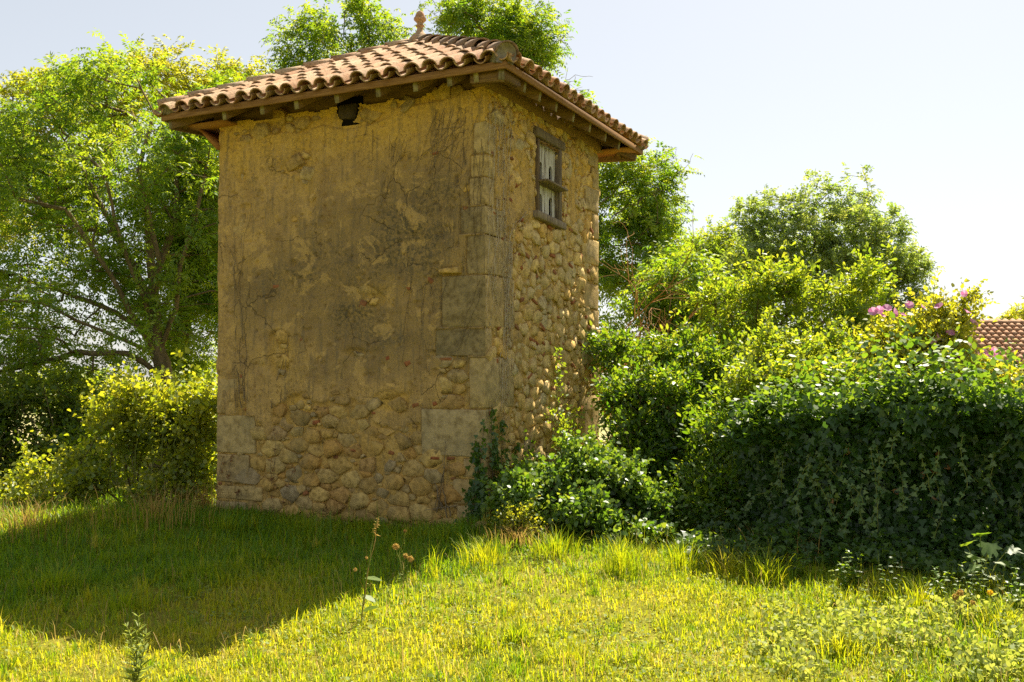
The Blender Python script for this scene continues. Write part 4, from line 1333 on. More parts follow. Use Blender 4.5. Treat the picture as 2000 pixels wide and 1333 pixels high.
# tree at the left edge, leaves given a sunlit gold
b2 = base_at(at(-140, 700, 25)[0], 25)
make_tree('ash_tree', 'yellow green ash crown at the left edge behind the big ash', 'tree', b2,
    [b2, at(-140, 700, 25), at(-100, 520, 25), at(-20, 350, 25)], [.22, .2, .15, .05],
    [B(40, 270, 25, 1.1, 1.4, 1.5), B(-20, 380, 25, 1.4, 1.6, 1.6), B(450, 190, 25.5, .9, 1.2, .7), B(180, 200, 25, 1.2, 1.3, 1.0), B(120, 260, 25, 1.2, 1.3, 1.0), B(340, 150, 25, 1.2, 1.3, .8)], 90, 8, .50, ash(8, .32, 9, .12, .044, .36), 'ashgold', 23, tip=.007)
# crown above the ridge, left of the finial
b3 = base_at(at(700, 600, 24)[0], 24)
make_tree('ash_tree', 'rounded ash crown above the tiled roof left of the finial', 'tree', b3,
    [b3, at(700, 500, 24), at(695, 300, 24), at(690, 120, 24)], [.24, .2, .15, .07],
    [B(690, 75, 24, 1.35, 1.5, .8), B(610, 125, 24, .85, 1.2, .6), B(760, 120, 24, .8, 1.0, .6), B(690, 220, 24, 1.7, 1.6, 1.0), B(560, 190, 24, .7, 1, .5)], 76, 8, .46, ash(8, .30, 9, .11, .042, .34), 'ash', 24, tip=.0075)
# tall tree right of the finial reaching down behind the side wall
b4 = base_at(at(1120, 600, 24.5)[0], 24.5)
tall, te, td = make_tree('ash_tree', 'tall ash crown right of the finial, showing again beyond the side wall', 'tree', b4,
    [b4, at(1120, 560, 24.5), at(1080, 380, 24.5), at(1010, 180, 24.5)], [.26, .22, .17, .07],
    [B(960, 60, 24.5, 1.45, 1.5, .85), B(1010, 110, 24.5, .8, 1.2, .6), B(900, 20, 24.5, .5, .7, .4), B(1080, 300, 24.5, 1.2, 1.4, 1.4), B(1230, 400, 24.2, 1.15, 1.5, 1.1), B(1215, 520, 24, 1.1, 1.4, 1.0), B(1290, 430, 24.2, .55, .9, .6), B(1200, 350, 24.2, .7, 1, .6)], 122, 8, .48, ash(8, .30, 9, .11, .042, .36), 'ash', 25, tip=.0075)
def dead_twigs(root, base, start, target, n, spread, seed, mat='greytwig', r0=.028, len_=.9):
    r = np.random.default_rng(seed); mb = MB()
    s = loc3(start, base); t = loc3(target, base)
    main = wobble([s, (s + t) / 2 + r.normal(0, .06, 3), t], r, .04, 4)
    mb.tube(main, list(np.linspace(r0, .008, len(main))), 4, cap=False)
    for k in range(n):
        i = r.integers(1, len(main)); p = np.array(main[i])
        d = norm(t - s + rand_dirs(r, 1)[0] * spread * np.linalg.norm(t - s)) * len_ * r.uniform(.4, 1)
        c = wobble([p, p + d * .5 + r.normal(0, .05, 3), p + d], r, .03, 2)
        mb.tube(c, list(np.linspace(.012, .005, len(c))), 3, cap=False)
        for q in range(3):
            j = r.integers(1, len(c)); dd = norm(d + rand_dirs(r, 1)[0] * len_ * .8) * len_ * .35
            mb.tube([c[j], c[j] + dd * .6 + r.normal(0, .02, 3), c[j] + dd], [.007, .005, .004], 3, cap=False)
    mb.build('dead_branch', M[mat], root, True)
dead_twigs(tall, b4, at(1030, 160, 24.5), at(1095, 70, 24.5), 9, .6, 1)
dead_twigs(tall, b4, at(1020, 190, 24.5), at(1110, 165, 24.5), 9, .5, 2)
dead_twigs(tall, b4, at(880, 80, 24.5), at(850, 10, 24.5), 5, .5, 3)
dead_twigs(tall, b4, at(1170, 400, 23.8), at(1285, 320, 23.8), 14, .55, 4, len_=.8)
dead_twigs(tall, b4, at(1200, 420, 23.8), at(1310, 355, 23.8), 10, .5, 5, len_=.7)
# leafy mass right of the tower
b5 = base_at(at(1330, 700, 20)[0], 20)
make_tree('field_maple', 'bushy mid green tree just right of the dovecote side wall', 'tree', b5,
    [b5, at(1330, 760, 20), at(1325, 640, 20), at(1320, 560, 20)], [.16, .14, .10, .04],
    [B(1320, 560, 20, .95, 1.1, .7), B(1265, 640, 20, .9, 1.0, .7), B(1380, 640, 20, .9, 1, .7), B(1230, 740, 19.5, .9, 1, .8), B(1330, 740, 19.5, 1.2, 1.1, .8), B(1440, 720, 20, .9, 1, .7)], 112, 8, .42, ash(9, .24, 7, .11, .045, .32), 'ash', 26, tip=.006)
# small round tree
b6 = base_at(at(1385, 640, 32)[0], 32)
make_tree('field_maple', 'small pale green round tree left of the grey green ash', 'tree', b6,
    [b6, at(1385, 640, 32), at(1385, 540, 32)], [.2, .16, .06],
    [B(1385, 490, 32, .85, 1.1, .85), B(1345, 520, 32, .5, .7, .6), B(1400, 560, 32, .9, 1, .8), B(1440, 590, 32, .9, 1, .9)], 60, 9, .42, ash(9, .26, 7, .13, .05, .36), 'bright', 27)
# grey green ash with many leaders
b7 = base_at(at(1610, 800, 30)[0], 30)
leaders = [B(1600, 385, 30, .26, .4, .95), B(1692, 390, 30, .26, .4, .9), B(1515, 400, 30, .24, .4, .7), B(1750, 440, 30, .26, .4, .7), B(1562, 400, 30, .22, .4, .6), B(1648, 405, 30, .22, .4, .75), B(1470, 450, 30, .3, .5, .7), B(1780, 500, 30, .22, .4, .7)]
make_tree('grey_ash_tree', 'grey green ash with many upright leaders against the pale sky', 'tree', b7,
    [b7, at(1610, 720, 30), at(1600, 640, 30), at(1590, 560, 30)], [.24, .2, .16, .08],
    leaders + [B(1540, 480, 30, 1.3, 1.5, 1.0), B(1650, 470, 30, 1.3, 1.5, 1.1), B(1490, 530, 29.8, .9, 1.2, .8), B(1740, 520, 30, .95, 1.2, .9), B(1620, 560, 29.6, 1.5, 1.3, .9), B(1750, 620, 30, 1.0, 1.2, .9), B(1700, 660, 30, 1.1, 1.1, .7), B(1785, 560, 30, .45, .6, .7), B(1770, 640, 30, .6, .7, .7), B(1460, 500, 30, .6, .8, .6), B(1440, 580, 30, .6, .8, .7)],
    240, 7, .37, ash(7, .26, 9, .120, .044, .27, up=.7, droop=.3), 'ashgrey', 28, up=.5, tip=.0075)
# tree over the far roof
b8 = base_at(at(1990, 700, 42)[0], 42)
make_tree('field_maple', 'small tree top showing above the far tiled roof', 'tree', b8,
    [b8, at(1990, 700, 42), at(1990, 640, 42)], [.2, .16, .06],
    [B(1990, 618, 42, .5, .8, .3), B(2040, 600, 42, .9, 1, .6), B(1950, 632, 42, .4, .6, .2)], 20, 8, .35, ash(7, .26, 7, .14, .06, .3), 'yellow', 29)
# distant hedgerow trees low on the left
for (px, py, dep, s, lab) in [(120, 745, 70, 2.4, 'distant pale hedge tree low behind the left bushes'), (430, 735, 90, 3.2, 'far hedge tree close to the left edge of the dovecote')]:
    bb = base_at(at(px, py, dep)[0], dep); c = at(px, py, dep)
    make_tree('hedge_tree', lab, 'tree', bb, [bb, (c[0], c[1], c[2] - s * .5), (c[0], c[1], c[2])], [.3, .25, .1], [(c[0], c[1], c[2] - s * .2, s * 1.6, s, s * .7)], 30, 7, 1.0, ash(6, .5, 7, .32, .15, .8), 'bright', 31 + int(px))

# ------------------------------------------------------------------ shrubs on the right
def make_shrub(name, label, cat, base, blobs, nclump, per, crad, leaf, mat, seed, stems=5, bark='bark', group=None, shell=1.9, up=.35, tip=.004, thick=.02, step=.3, zmin=.05, shoots=.07, shoot_len=.38, sl=(4, .07, .04, HEX, .03)):
    shoot_leaf = lambda r_, e_, d_: simple_sprig(r_, e_, d_, sl[0], sl[1], sl[2], sl[3], sl[4], .1, .9)
    r = np.random.default_rng(seed)
    root = empty(name, tuple(base), label, cat, group)
    b = np.array(base, float)
    ends, dirs = clump_ends(r, [(q[0] - b[0], q[1] - b[1], q[2] - b[2], *q[3:6]) for q in blobs], nclump, per, crad, shell, zmin)
    gx, gy = b[0], b[1]
    gg = ground_z(ends[:, 0] + gx, ends[:, 1] + gy) - b[2]
    k = ends[:, 2] > gg + .04; ends = ends[k]; dirs = dirs[k]
    mid = np.mean(ends, 0)
    grp = r.integers(0, stems, len(ends))
    ang = np.arctan2(ends[:, 1] - mid[1], ends[:, 0] - mid[0])
    grp = ((ang + math.pi) / TAU * stems).astype(int) % stems
    chains = []
    for g in range(stems):
        e = ends[grp == g]
        if len(e) < 2: continue
        c = e.mean(0); s = np.array([c[0] * .18, c[1] * .18, 0]) + r.normal(0, .05, 3) * (1, 1, 0)
        tr = wobble([s, s * .6 + c * .4 * np.array([.7, .7, .8]), c * .8], r, .03, 3)
        chains += grow(r, tr, [thick * 1.6, thick * 1.2, thick * .6], e, tip=tip, step=step, up=up, maxr=thick)
    build_wood('stems', chains, M[bark], root)
    # stray shoots breaking the outline
    ns = int(len(ends) * shoots)
    sc = norm(ends - mid)[:, 2] + .5 * np.linalg.norm((ends - mid)[:, :2], axis=1) / max(.1, np.abs(ends - mid)[:, :2].max()) + r.uniform(0, .7, len(ends))
    pick = np.argsort(-sc)[:ns * 2]; pick = r.choice(pick, min(ns, len(pick)), replace=False) if ns else []
    mbs = MB(); SE = []; SD = []
    for i in pick:
        dd = norm(dirs[i] * .7 + np.array([0, 0, .8]) + r.normal(0, .35, 3)); q = ends[i].copy(); Ls = shoot_len * r.uniform(.35, 1.1); pts = [q]
        for k in range(5):
            dd = norm(dd + r.normal(0, .14, 3) - np.array([0, 0, .06])); q = q + dd * Ls / 5; pts.append(q)
            SE.append(q); SD.append(dd)
        mbs.tube(pts, list(np.linspace(tip * 1.3, .0015, 6)), 3, cap=False)
    if len(pick): tag(mbs.build('shoots', M['stem'], root, True), kind='stuff')
    lv, va = leaf(r, ends, dirs)
    if len(SE):
        l2, v2 = shoot_leaf(r, np.array(SE), np.array(SD)); lv = lv + l2; va = va + [v + .12 for v in v2]
    obj('foliage', leaf_mesh('foliage', lv, va, M[mat]), root)
    return root, ends, dirs

bs = base_at(at(1330, 900, 12.4)[0], 12.4)
make_shrub('laurel_shrub', 'dense green laurel shrub beside the dovecote side wall', 'shrub', bs,
    [B(1310, 800, 12.4, .75, .6, .55), B(1250, 900, 12.0, .45, .5, .55), B(1360, 900, 12.0, .55, .5, .6), B(1300, 990, 11.6, .5, .45, .4), B(1390, 760, 12.8, .5, .5, .45), B(1230, 780, 12.8, .3, .4, .4), B(1340, 720, 13, .6, .5, .35), B(1420, 880, 11.2, .40, .4, .5), B(1400, 980, 10.8, .45, .35, .4), B(1470, 790, 11.8, .4, .4, .3), B(1200, 690, 13.6, .25, .3, .25)],
    390, 9, .17, simp(13, .080, .034, LANCE, .09, .45, .8), 'laurel', 41, 7, shoot_len=.34, sl=(5, .08, .036, OVAL, .02))
bs = base_at(at(1500, 900, 14)[0], 14)
make_shrub('arching_shrub', 'tall shrub with arching bare limbs and pale green leaf rosettes behind the ivy', 'shrub', bs,
    [B(1420, 590, 14.0, .40, .5, .30), B(1480, 560, 14.0, .35, .5, .20), B(1500, 640, 14.0, .55, .5, .30), B(1400, 660, 14.0, .4, .5, .3), B(1540, 580, 14.2, .35, .4, .25), B(1440, 720, 13.6, .6, .4, .3), B(1560, 700, 13.6, .5, .4, .3)],
    105, 7, .15, simp(14, .085, .042, OBOV, .06, .5, .9), 'bright', 42, 6, bark='bark', thick=.030, shell=2.6, shoots=.10, shoot_len=.5, sl=(5, .085, .042, OBOV, .03))
bs = base_at(at(1640, 900, 13.6)[0], 13.6)
make_shrub('arching_shrub', 'leafy pale green shrub between the arching shrub and the pink hibiscus', 'shrub', bs,
    [B(1640, 590, 13.8, .40, .4, .30), B(1680, 560, 13.8, .25, .4, .18), B(1620, 660, 13.6, .5, .45, .35), B(1700, 660, 13.4, .4, .4, .35), B(1640, 730, 13, .6, .4, .3)],
    85, 7, .15, simp(14, .085, .042, OBOV, .06, .5, .9), 'bright', 43, 5, bark='bark', thick=.028, shell=2.4, shoots=.10, shoot_len=.5, sl=(5, .085, .042, OBOV, .03))
bs = base_at(at(1560, 900, 11.0)[0], 11.0)
make_shrub('elder_shrub', 'loose bright green shrub spilling over the back of the ivy', 'shrub', bs,
    [B(1480, 740, 11.2, .40, .35, .22), B(1570, 735, 11.2, .40, .35, .20), B(1650, 745, 11.0, .35, .35, .2), B(1720, 735, 11.2, .32, .3, .2), B(1520, 690, 11.8, .4, .3, .2), B(1600, 700, 11.8, .35, .3, .2)],
    120, 7, .13, simp(12, .065, .034, OVAL, .08, .3, 1.0, .5), 'bright', 45, 6, thick=.014, shoots=.12, shoot_len=.42, sl=(5, .06, .032, OVAL, .02))
bs = base_at(at(1800, 900, 11.2)[0], 11.2)
hib, he, hd = make_shrub('hibiscus_bush', 'yellow green hibiscus bush dotted with pink flowers above the ivy', 'shrub', bs,
    [B(1780, 680, 11.2, .42, .35, .28), B(1840, 650, 11.2, .25, .3, .24), B(1870, 620, 11.2, .12, .15, .22), B(1730, 700, 11.2, .3, .3, .25), B(1850, 730, 11.0, .45, .35, .22), B(1760, 750, 10.8, .5, .35, .2), B(1940, 740, 10.8, .3, .3, .14)],
    150, 8, .13, simp(14, .06, .040, HEX, .08, .3, 1.0, .55), 'yellow', 44, 5, thick=.018, shoot_len=.35, sl=(5, .055, .036, HEX, .02))
# one shoot sticking up, then the flowers
mb = MB()
q0 = loc3(at(1850, 660, 11.2), bs); q1 = loc3(at(1900, 572, 11.2), bs)
mb.tube(wobble([q0, q1], np.random.default_rng(2), .02, 5), [.007, .006, .006, .005, .004, .003], 4); mb.build('shoot', M['bark'], hib)
r = np.random.default_rng(9)
e_ = np.array([q0 + (q1 - q0) * t for t in np.linspace(.2, 1, 12)])
lv, va = simple_sprig(r, e_, np.tile(norm(q1 - q0), (12, 1)), 12, .05, .03, HEX, .04, .3)
obj('shoot_leaves', leaf_mesh('shoot_leaves', lv, va, M['yellow']), hib)
def flower_mesh():
    vs = []; r = np.random.default_rng(1)
    a = np.arange(5) / 5 * TAU
    d = np.stack((np.cos(a), np.sin(a), np.full(5, .55)), -1)
    up = np.stack((-np.cos(a) * .5, -np.sin(a) * .5, np.ones(5)), -1)
    return leaf_mesh('flower', [leaves(OBOV, np.zeros((5, 3)), d, up, np.full(5, .055), np.full(5, .06), .2, .1)], [r.uniform(0, 1, 5)], M['pink'])
fm = flower_mesh()
for (px, py) in [(1705, 610), (1718, 606), (1732, 604), (1745, 612), (1722, 618), (1800, 600), (1775, 598), (1760, 615), (1830, 660), (1823, 668), (1855, 652), (1888, 611), (1885, 574), (1868, 697), (1876, 703), (1905, 690), (1922, 690), (1932, 697), (1940, 688), (1835, 600), (1900, 632)]:
    o = obj('flower', fm, hib)
    o.location = Vector(loc3(at(px, py, 10.85), bs)); o.rotation_euler = (random.uniform(.5, 1.6), random.uniform(-.5, .5), random.uniform(-1, 1))
    o.scale = (random.uniform(.8, 1.15),) * 3
# dry orange tangle against the wall corner
bs = base_at(at(1215, 800, 15.2)[0], 15.2)
rt = empty('dead_shrub', bs, 'leafless orange brown shrub beside the far corner of the dovecote', 'shrub')
r = np.random.default_rng(51); mb = MB()
root_p = np.array([0, 0, 0.0])
def branch(mb, r, p, d, L, rad, depth):
    n = 4; pts = [p]; dd = d
    for k in range(n):
        dd = norm(dd + r.normal(0, .22, 3) + np.array([0, 0, -.03 * depth])); pts.append(pts[-1] + dd * L / n)
    mb.tube(pts, list(np.linspace(rad, rad * .55, n + 1)), 4 if rad > .01 else 3, cap=False)
    if depth == 0: return
    for k in range(r.integers(3, 6)):
        i = r.integers(1, n + 1)
        branch(mb, r, pts[i], norm(dd + r.normal(0, .75, 3)), L * r.uniform(.5, .8), rad * .6, depth - 1)
for (px, py) in [(1185, 600), (1230, 590), (1260, 640), (1210, 680), (1280, 690), (1200, 640), (1245, 720), (1290, 620)]:
    t = loc3(at(px, py, 15.2 + r.uniform(-.3, .3)), bs)
    branch(mb, r, np.array([0, 0, .6]) + r.normal(0, .05, 3), norm(t), np.linalg.norm(t) * .62, .020, 3)
s = loc3(at(1178, 704, 13.9), bs)
mb.tube(wobble([s, loc3(at(1230, 726, 14.2), bs), loc3(at(1262, 722, 14.4), bs), loc3(at(1290, 745, 14.6), bs)], r, .02, 3), [.02, .019, .018, .018, .017, .016, .015, .013, .012, .01], 5, cap=False)
mb.tube([(0, 0, 0), (0, 0, .65)], [.045, .035], 6)
mb.build('branches', M['drytwig'], rt, True)

# ------------------------------------------------------------------ ivy covered garden wall
IV0 = np.array([2.55, 10.15]); IV1 = np.array([6.3, 8.05])
ivw = empty('ivy_covered_wall', (IV0[0], IV0[1], 0), 'low garden wall smothered in dark glossy ivy on the right', 'wall')
def ivy_wall():
    r = np.random.default_rng(61)
    d = norm(IV1 - IV0); L = np.linalg.norm(IV1 - IV0); n = np.array([d[1], -d[0]])      # n faces the camera
    top = 1.36
    mb = MB(); th = .38
    P = lambda s, t, z: (d[0] * s - n[0] * t, d[1] * s - n[1] * t, z)
    mb.box8([P(.15, .12, -.3), P(L, .12, -.3), P(L, .12 + th, -.3), P(.15, .12 + th, -.3), P(.15, .12, top - .2), P(L, .12, top - .2), P(L, .12 + th, top - .2), P(.15, .12 + th, top - .2)])
    mb.build('masonry', M['stone'], ivw)
    d3 = np.array([d[0], d[1], 0]); n3 = np.array([n[0], n[1], 0]); z3 = np.array([0, 0, 1.0])
    def bulge(s, z):
        return -.12 + .95 * fbm(s * .9, z * 1.2, 3, 63) * sstep(-.3, .9, s) + .20 * sstep(.55, 0, z) * fbm(s * 1.3, s * 0, 2, 62) + .30 * sstep(.8, 1.35, z) * fbm(s * 2.2, s * 0 + 1, 2, 64)
    N1 = 21000
    s = r.uniform(-.25, L, N1); z = r.uniform(-.02, 1, N1) ** .9 * (top + .05)
    layer = r.uniform(-.22, .05, N1) + r.exponential(.03, N1) + .16 * (fbm(s * 3.5, z * 3.5, 2, 74) - .5)
    off = bulge(s, z) + layer
    topj = .66 * (fbm(s * 1.3, s * 0 - .3, 3, 67) - .46)
    z = z + topj * (z / top)
    z = z * (.84 + .16 * sstep(-.35, 1.0, s)); off = off - .30 * sstep(.35, -.3, s)
    p = d3 * s[:, None] + n3 * off[:, None] + z3 * z[:, None]
    # ivy leaves hang and overlap, upper sides outward
    al = -z3 * .8 + d3 * r.normal(0, .8, N1)[:, None] + n3 * r.normal(.25, .45, N1)[:, None]
    nn = n3 * .8 + z3 * r.normal(.55, .6, N1)[:, None] + d3 * r.normal(0, .65, N1)[:, None]
    sz = (.040 + np.minimum(r.gamma(2.0, .013, N1), .05)) * (.75 + .5 * fbm(s * 2.5, z * 2.5, 2, 66))
    va = r.normal(.32, .18, N1) + .5 * (fbm(s * 1.7, z * 1.7, 3, 72) - .45) + (r.uniform(0, 1, N1) < .04) * .4
    A = leaves(IVY, p, al, nn, sz, sz * 1.0, -.15, .2)
    # the crown of the wall: leaves standing up into the light
    N2 = 9500
    s = r.uniform(-.2, L, N2); w = r.uniform(-.42, .75, N2)
    hz = top + .12 * np.cos((w - .1) * 2.6) + .66 * (fbm(s * 1.3, w * 1.6, 3, 67) - .46) + r.uniform(-.18, .06, N2) + r.exponential(.03, N2) - .06 * sstep(1.5, 4, s) - .24 * sstep(.9, -.35, s)
    p = d3 * s[:, None] - n3 * (w - .26)[:, None] + z3 * hz[:, None]
    al = rand_dirs(r, N2) * .8 + n3 * .35 + z3 * .1
    nn = z3 * 1.0 + rand_dirs(r, N2) * .55 + n3 * .25
    sz = .085 * r.uniform(.5, 1.1, N2)
    Bv = leaves(IVY, p, al, nn, sz, sz, -.15, .2)
    obj('ivy_foliage', leaf_mesh('ivy_foliage', [A, Bv], [va, r.normal(.45, .2, N2)], M['ivy']), ivw)
    # fresh growth rising from the crown in uneven bunches
    N4 = 9000
    s = r.uniform(-.1, L, N4); w = r.uniform(-.35, .7, N4)
    bun = fbm(s * 2.0 + 11, w * 3, 3, 68)
    k = bun > .46; s = s[k]; w = w[k]; bun = bun[k]; m = len(s)
    hz = top + .10 * np.cos((w - .1) * 2.6) + .66 * (fbm(s * 1.3, w * 1.6, 3, 67) - .46) + r.uniform(-.05, 1.0, m) ** 1.5 * (bun - .40) * 2.0 * (.35 + .65 * sstep(3.6, 2.0, s)) - .06 * sstep(1.5, 4, s) - .24 * sstep(.9, -.35, s)
    p = d3 * s[:, None] - n3 * (w - .26)[:, None] + z3 * hz[:, None]
    sz = .075 * r.uniform(.5, 1.1, m)
    obj('fresh_leaves', leaf_mesh('fresh_leaves', [leaves(HEX, p, rand_dirs(r, m) + z3 * .2, z3 + rand_dirs(r, m) * .7, sz, sz * .8, -.15, .2)], [r.normal(.45, .25, m)], M['ivylight']), ivw)
    # trailing young shoots in front
    mb = MB(); pos = []; als = []
    for k in range(60):
        s0 = r.uniform(.2, L - .2); z0 = top * r.uniform(.45, 1.0)
        pts = []
        q = d3 * s0 + n3 * (bulge(s0, z0) + .06) + z3 * z0
        dd = -z3 + d3 * r.normal(0, .5)
        m = r.integers(6, 16)
        for i in range(m):
            dd = norm(dd + r.normal(0, .25, 3) - z3 * .12); q = q + dd * .07; pts.append(q.copy())
            for w in range(2):
                pos.append(q + r.normal(0, .016, 3)); als.append(norm(dd * .4 + d3 * r.normal(0, 1) + n3 * .3))
        mb.tube(pts, [.004] * len(pts), 3, cap=False)
    mb.build('trailing_stems', M['stem'], ivw)
    pos = np.array(pos); als = np.array(als); n_ = len(pos); sz = .05 * r.uniform(.6, 1.2, n_)
    obj('young_leaves', leaf_mesh('young_leaves', [leaves(IVY, pos, als, np.tile(n3 + z3 * .4, (n_, 1)) + r.normal(0, .3, (n_, 3)), sz, sz, -.1, .2)], [r.uniform(0, 1, n_)], M['ivylight']), ivw)
    # a few withered leaves caught in it
    n_ = 34; s = r.uniform(.3, L - .3, n_); z = r.uniform(.2, 1.1, n_)
    p = d3 * s[:, None] + n3 * (bulge(s, z) + .03)[:, None] + z3 * z[:, None]
    obj('withered_leaves', leaf_mesh('withered_leaves', [leaves(HEX, p, rand_dirs(r, n_), n3 + rand_dirs(r, n_) * .6, .08 * r.uniform(.6, 1.2, n_), .06 * r.uniform(.6, 1.2, n_))], [r.uniform(0, 1, n_)], M['deadleaf']), ivw)
    # floor of trailing ivy and seedlings spilling to the grass
    N3 = 10500
    s = r.uniform(-.5, L, N3); w = r.uniform(0, 1, N3) ** 1.2 * (1.0 + .22 * np.maximum(s, 0))
    w = w * (.6 + .7 * fbm(s * .8, s * 0 + 5, 2, 69))
    x = IV0[0] + d[0] * s + n[0] * (w + .1); y = IV0[1] + d[1] * s + n[1] * (w + .1)
    h = ground_z(x, y) + r.uniform(.01, .48, N3) * np.clip(1.1 - w / 1.7, .12, 1) * (.2 + 1.3 * fbm(x * 2.4, y * 2.4, 3, 76))
    p = np.stack((x - IV0[0], y - IV0[1], h), -1)
    al = rand_dirs(r, N3) + n3 * .5 - z3 * .1; nn = z3 + rand_dirs(r, N3) * .5 + n3 * .3
    sz = .07 * r.uniform(.4, 1.1, N3)
    o = obj('ground_ivy', leaf_mesh('ground_ivy', [leaves(IVY, p, al, nn, sz, sz, -.15, .2)], [r.normal(.6, .25, N3)], M['ivy']), ivw)
ivy_wall()

# ------------------------------------------------------------------ bushes at the foot of the tower
bs = base_at(.75, 10.55)
make_shrub('ivy_bush', 'glossy leafy bush heaped at the foot of the side wall', 'bush', bs,
    [B(1075, 935, 10.6, .28, .3, .16), B(1140, 905, 10.9, .26, .3, .22), B(1030, 960, 10.3, .24, .25, .16), B(1180, 935, 10.8, .26, .35, .28), B(1110, 990, 10.2, .4, .3, .2), B(1200, 1030, 10.2, .5, .3, .2), B(1005, 985, 10.2, .2, .2, .18), B(1270, 990, 10.8, .4, .3, .35), B(1300, 1060, 10.2, .5, .3, .14)],
    170, 8, .12, simp(12, .062, .046, HEX, .06, .25, 1.0, .5), 'ivylight', 71, 7, thick=.012, tip=.003, step=.2, shoots=.09, shoot_len=.32, sl=(5, .05, .036, HEX, .02))
bs = base_at(.05, 10.15)
make_shrub('sapling', 'spindly sunlit sapling with tiny yellow leaves before the near corner', 'bush', bs,
    [B(1015, 1010, 9.9, .17, .14, .13), B(1040, 1030, 9.9, .15, .14, .12), B(985, 1030, 9.9, .12, .1, .1)], 34, 6, .06, simp(9, .028, .018, OVAL, .03, .3, 1.0, .7), 'bramble', 72, 4, thick=.006, tip=.002, step=.12, shoots=.1, shoot_len=.15, sl=(4, .025, .016, OVAL, .01))
# ivy climbing the near corner
ivc = empty('climbing_ivy', (WN_[0], WN_[1], 0), 'dark ivy climbing the lower near corner of the dovecote', 'ivy', rz=-TH)
r = np.random.default_rng(73)
pos = []; nn = []; mb = MB()
for (fx, fy, tx, ty, side, n_) in [(960, 1010, 925, 860, 0, 34), (950, 1010, 935, 880, 0, 40), (945, 1000, 945, 830, 0, 40), (955, 1000, 958, 790, 1, 46), (965, 1010, 962, 850, 1, 60), (980, 1000, 985, 880, 1, 60), (990, 1000, 1005, 870, 1, 60), (940, 1020, 918, 950, 0, 40), (970, 1010, 975, 820, 1, 34), (935, 1020, 950, 930, 0, 60), (1000, 990, 1035, 850, 1, 30), (1015, 990, 1020, 840, 1, 24)]:
    cv = on_side if side else on_front
    a = cv(fx, fy); b = cv(tx, ty); pts = []
    ph = r.uniform(0, 6)
    for k in range(9):
        t = k / 8; u = a[0] + (b[0] - a[0]) * t + .03 * math.sin(5 * t + ph); z = a[1] + (b[1] - a[1]) * t
        pts.append((.03, max(u, .0), z) if side else (min(u, 0), -.03, z))
    mb.tube(pts, list(np.linspace(.009, .004, 9)), 4, cap=False)
    for k in range(n_ * 2):
        t = r.uniform(0, 1) ** 1.35
        i = min(7, int(t * 8)); f = t * 8 - i
        p = np.array(pts[i]) * (1 - f) + np.array(pts[i + 1]) * f
        sp = .055 * (1.5 - t)
        q = p + (np.array([.02, r.normal(0, sp), r.normal(0, sp)]) if side else np.array([r.normal(0, sp), -.02, r.normal(0, sp)]))
        if side: q[0] += r.uniform(.0, .10) * (1 - t); q[1] = max(q[1], -.02)
        else: q[1] -= r.uniform(.0, .10) * (1 - t); q[0] = min(q[0], .03)
        pos.append(q); nn.append((1, 0, .5) if side else (0, -1, .5))
mb.build('stems', M['vinedark'], ivc, True)
pos = np.array(pos); nn = np.array(nn, float); n_ = len(pos); sz = .068 * r.uniform(.5, 1.15, n_)
obj('foliage', leaf_mesh('foliage', [leaves(IVY, pos, np.array([0, 0, -1.0]) + r.normal(0, .5, (n_, 3)), nn + r.normal(0, .35, (n_, 3)), sz, sz, -.15, .2)], [r.normal(.55, .22, n_)], M['ivy']), ivc)
# slender climber with pale leaves half way along the side wall
cl = empty('slender_climber', (WN_[0], WN_[1], 0), 'slender pale green climber on the rubble of the side wall', 'climber', rz=-TH)
mb = MB(); pos = []; E = []
pts = []
for (px, py) in [(1078, 900), (1085, 840), (1082, 790), (1078, 745), (1082, 720), (1080, 685)]:
    y, z = on_side(px, py); pts.append(np.array([.07, y, z]))
pts = wobble(pts, r, .01, 3)
mb.tube(pts, list(np.linspace(.007, .003, len(pts))), 4, cap=False)
for k in range(6):
    y, z = on_side(1078 + random.uniform(-4, 4), 905); y2, z2 = on_side(1050 + k * 12, 800 + random.uniform(0, 30))
    q = wobble([np.array([.1, y, z]), np.array([.22, (y + y2) / 2, (z + z2) / 2]), np.array([.16, y2, z2])], r, .015, 3)
    mb.tube(q, list(np.linspace(.006, .003, len(q))), 3, cap=False); E += q[2:]
E += pts[1:]
mb.build('stems', M['stem'], cl, True)
E = np.array(E)
lv, va = simple_sprig(r, E, np.tile(np.array([.6, 0, .2]), (len(E), 1)), 9, .055, .032, OVAL, .05, .1)
obj('foliage', leaf_mesh('foliage', lv, va, M['bright']), cl)

